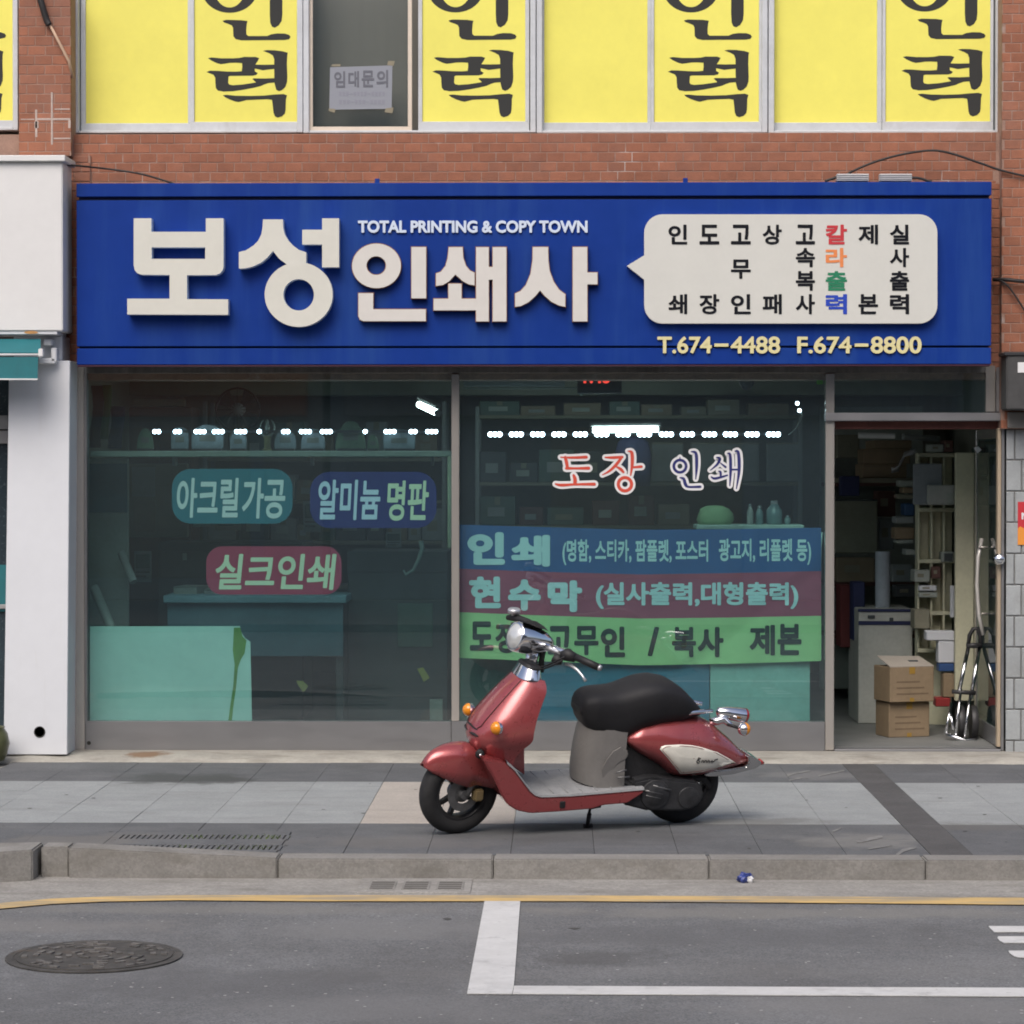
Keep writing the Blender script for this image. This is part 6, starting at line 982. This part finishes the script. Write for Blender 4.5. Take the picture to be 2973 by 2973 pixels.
# seat
def body(name, top, bot, widths, mat, n=28, yt=0.0, yb=-0.12, pw=2.4, flat=0.55, ring_n=24):
    T = [(p.x, p.z) for p in (q(*a, yt) for a in top)]; Bb = [(p.x, p.z) for p in (q(*a, yb) for a in bot)]; x0 = min(T[0][0], Bb[0][0]); x1 = max(T[-1][0], Bb[-1][0]); rings = []
    for i in range(n + 1):
        t = 0.5 - 0.5*math.cos(math.pi*i/n); x = x0 + (x1 - x0)*t; zt, zb = I(T, x), I(Bb, x)
        if zt - zb < 0.004: zm = (zt + zb)/2; zt, zb = zm + 0.002, zm - 0.002
        wd = I(widths, t); zc = zb + (zt - zb)*flat; r = []
        for k in range(ring_n):
            a = 2*math.pi*k/ring_n; c_, s_ = math.cos(a), math.sin(a); yy = wd*math.copysign(abs(c_)**(2/pw), c_); zz = (zt - zc if s_ > 0 else zc - zb)*math.copysign(abs(s_)**(2/pw), s_); r.append((x, yy, zc + zz))
        rings.append(r)
    return MB().loft(rings).build(name, mat, scooter, smooth=True)
body('seat', ((938, 585), (944, 558), (958, 532), (985, 512), (1030, 502), (1080, 498), (1130, 492), (1190, 472), (1255, 450), (1330, 440), (1400, 452), (1460, 488), (1520, 552), (1564, 606)), ((938, 625), (946, 662), (965, 692), (1020, 735), (1085, 768), (1135, 770), (1185, 735), (1245, 698), (1320, 676), (1440, 655), (1564, 620)), ((0, 0.075), (0.03, 0.10), (0.10, 0.12), (0.3, 0.13), (0.55, 0.15), (0.8, 0.135), (0.95, 0.09), (1, 0.05)), M_seat, 40, yt=-0.05, yb=-0.05, pw=3.0, flat=0.62)
cw = body('rear_cowl', ((1158, 748), (1180, 712), (1250, 660), (1330, 638), (1450, 630), (1560, 645), (1640, 688), (1720, 758), (1790, 828), (1850, 872)), ((1158, 765), (1250, 838), (1340, 888), (1400, 944), (1450, 955), (1560, 948), (1620, 930), (1720, 912), (1850, 884)), ((0, 0.10), (0.08, 0.15), (0.35, 0.18), (0.6, 0.165), (0.85, 0.095), (1, 0.025)), M_sred, 40, yt=-0.10, yb=-0.10, pw=2.3, flat=0.42, ring_n=32)
# white side panel laid on the cowl
from mathutils.bvhtree import BVHTree
bv = BVHTree.FromPolygons([v.co for v in cw.data.vertices], [p.vertices for p in cw.data.polygons]); FRi = FR.inverted(); co_ = FRi @ CAM
def onto(cx, cy, lift):
    d = (FRi.to_3x3() @ ray(1150 + cx/1.7564, 1720 + cy/1.7564)).normalized(); h = bv.ray_cast(co_, d)
    if h[0] is None: h = bv.find_nearest(co_ + d*((-0.15 - co_.y)/d.y)); return h[0] + Vector((0, -lift, 0))
    return h[0] - d*lift
def decal(name, pts, lift, mat, parent, n=5):
    P = []
    for a, c in zip(pts, pts[1:] + pts[:1]): P += [(a[0] + (c[0] - a[0])*k/3, a[1] + (c[1] - a[1])*k/3) for k in range(3)]
    cx, cy = sum(p[0] for p in P)/len(P), sum(p[1] for p in P)/len(P); b = MB(); rings = [[onto(cx + (p[0] - cx)*s_, cy + (p[1] - cy)*s_, lift if s_ < 0.999 else lift*0.3) for p in P] for s_ in [0.02] + [0.99*k/n for k in range(1, n + 1)] + [1.0]]; b.loft(rings, cap=False); return b.build(name, mat, parent, smooth=True)
PN = [(1345, 800), (1352, 786), (1372, 779), (1450, 775), (1510, 779), (1560, 790), (1640, 815), (1700, 848), (1752, 882), (1700, 897), (1600, 905), (1560, 917), (1500, 924), (1450, 926), (1425, 895), (1385, 845)]
sp_ = decal('side_panel', PN, 0.004, M_spanel, scooter)
M_pinl = pm('pinstripe', (0.33, 0.17, 0.15), 0.5)
pc = (1530, 855); b = MB().tube([onto(pc[0] + (p[0] - pc[0])*0.93, pc[1] + (p[1] - pc[1])*0.9, 0.0045) for p in PN + PN[:1]], 0.0016, 5); b.build('pinstripe', M_pinl, sp_)
b = MB()
sc_ = [[(1532, 866), (1544, 842), (1552, 846), (1540, 856), (1550, 862), (1544, 870), (1534, 868)], [(1556, 868), (1562, 856), (1568, 858), (1566, 868)], [(1572, 868), (1576, 856), (1584, 858), (1582, 868)], [(1588, 868), (1594, 855), (1600, 860), (1596, 869)], [(1604, 867), (1612, 856), (1616, 862), (1610, 868)], [(1618, 866), (1626, 854), (1640, 850)]]
for s_ in sc_: b.tube([onto(*p, 0.0055) for p in s_], 0.0026, 5)
o = b.build('script_mark', M_rubber, sp_); o['kind'] = 'stuff'
# chrome tail bumper, rack, lights
extr(MB(), [q(*p, -0.085) for p in ((1572, 928), (1600, 912), (1700, 902), (1785, 888), (1800, 868), (1797, 838), (1806, 830), (1826, 842), (1868, 866), (1866, 878), (1840, 898), (1720, 930), (1625, 940), (1580, 938))], -0.085, 0.06, 3).build('tail_bumper', pm('bumper_dull', (0.62, 0.62, 0.62), 0.18, 1.0), scooter, bevel=0.007, seg=2, autosmooth=40)
MB().tube([q(1848, 862, -0.06), q(1872, 871, -0.055)], [0.016, 0.009], 10).build('tail_reflector', M_redlens, scooter, smooth=True)
gb = [q(1436, 638, -0.10), q(1468, 622, -0.11), q(1510, 612, -0.105), q(1560, 608, -0.09), q(1610, 604, -0.06)]
for g in ((lambda p: p), mir): MB().tube([g(p) for p in gb], [0.006, 0.01, 0.011, 0.011, 0.01], 10).build('grab_rail', M_chrome, scooter, smooth=True)
tc, te = q(1632, 606, -0.03), q(1795, 632, -0.03); tl_ = te - tc; L_ = tl_.length
th = MB().lathe(tc, tl_, [(0, 0.004), (0.01, 0.022), (0.35*L_, 0.032), (0.7*L_, 0.038), (0.86*L_, 0.038)], 24, cap=True).build('tail_light', M_chrome, scooter, autosmooth=50)
MB().lathe(tc, tl_, [(0.86*L_, 0.039), (0.93*L_, 0.036), (0.99*L_, 0.02), (L_, 0.0)], 24, cap=False).build('lens', M_redlens, th, smooth=True)
MB().tube([q(1598, 662, -0.04), q(1640, 655, -0.05), q(1672, 648, -0.06), q(1695, 668, -0.07), q(1712, 680, -0.09)], [0.02, 0.022, 0.02, 0.016, 0.01], 10).build('tail_bracket', M_chrome, scooter, smooth=True)
MB().tube([q(1690, 672, -0.08), q(1745, 690, -0.12)], 0.008, 8).build('signal_stalk', M_rubber, scooter, smooth=True)
ball('rear_turn_signal', q(1774, 697, -0.13), (1, 0.1, 0), 0.033, M_chrome, M_amber); ball('rear_turn_signal', mir(q(1774, 697, -0.13)), (1, -0.1, 0), 0.033, M_chrome, M_amber)
# engine and running gear
def poly_e(name, pts, y0, y1, mat, parent=scooter, bev=0.006): return extr(MB(), [q(*p, y0) for p in pts], y0, y1).build(name, mat, parent, bevel=bev, seg=2, autosmooth=40)
en = poly_e('engine', ((1052, 960), (1048, 905), (1075, 845), (1110, 800), (1165, 772), (1300, 850), (1420, 930), (1430, 1060), (1300, 1075), (1200, 1010)), -0.09, 0.10, M_eng)
poly_e('transmission_case', ((1160, 1085), (1200, 1010), (1215, 965), (1300, 945), (1420, 955), (1540, 965), (1572, 1010), (1565, 1060), (1530, 1100), (1480, 1115), (1400, 1118), (1330, 1112), (1290, 1118), (1230, 1102)), -0.155, -0.055, M_eng2, en, 0.012)
poly_e('air_cleaner', ((1048, 962), (1042, 905), (1070, 850), (1105, 805), (1150, 780), (1190, 815), (1180, 850), (1130, 880), (1110, 925), (1080, 940)), -0.135, -0.10, M_under, en, 0.008)
c = q(1320, 1030, -0.156); MB().lathe(c, (0, -1, 0), [(0, 0.075), (0.008, 0.072), (0.012, 0.05), (0.016, 0.045), (0.016, 0)], 28).build('clutch_cover', M_eng2, en, autosmooth=40)
c = q(1490, 1045, -0.156); MB().lathe(c, (0, -1, 0), [(0, 0.055), (0.006, 0.052), (0.009, 0.03), (0.012, 0.0)], 24).build('gear_cover', M_eng2, en, autosmooth=40)
for a, c_ in (((1270, 1010), (1360, 1028)), ((1275, 1035), (1350, 1050)), ((1310, 985), (1400, 1008)), ((1120, 920), (1175, 905)), ((1130, 945), (1190, 940))): MB().tube([q(*a, -0.168), q(*c_, -0.168)], 0.005, 6).build('cooling_rib', M_hub, en, smooth=True)
poly_e('rear_hugger', ((1400, 935), (1580, 940), (1615, 985), (1600, 1010), (1560, 965), (1480, 950)), -0.06, 0.06, M_rubber)
MB().tube([q(1100, 935, -0.11), q(1140, 950, -0.12), q(1190, 985, -0.13), q(1240, 1000, -0.15)], 0.012, 8).build('hose', M_rubber, scooter, smooth=True)
ft = FRi @ (G(1150 + 975/1.7564, 1720 + 1200/1.7564) + Vector((0, 0, 0.008)))
MB().tube([q(992, 1085, -0.10), q(985, 1130, -0.13), ft], [0.012, 0.011, 0.009], 8).build('side_stand', M_eng, scooter, smooth=True)
MB().tube([ft + Vector((-0.02, 0, 0)), ft + Vector((0.025, 0.0, 0.002))], 0.011, 8).build('stand_foot', M_eng, scooter, smooth=True)
MB().tube([q(985, 1098, -0.08), q(1040, 1088, -0.06)], 0.01, 6).build('stand_spring', M_eng, scooter, smooth=True)
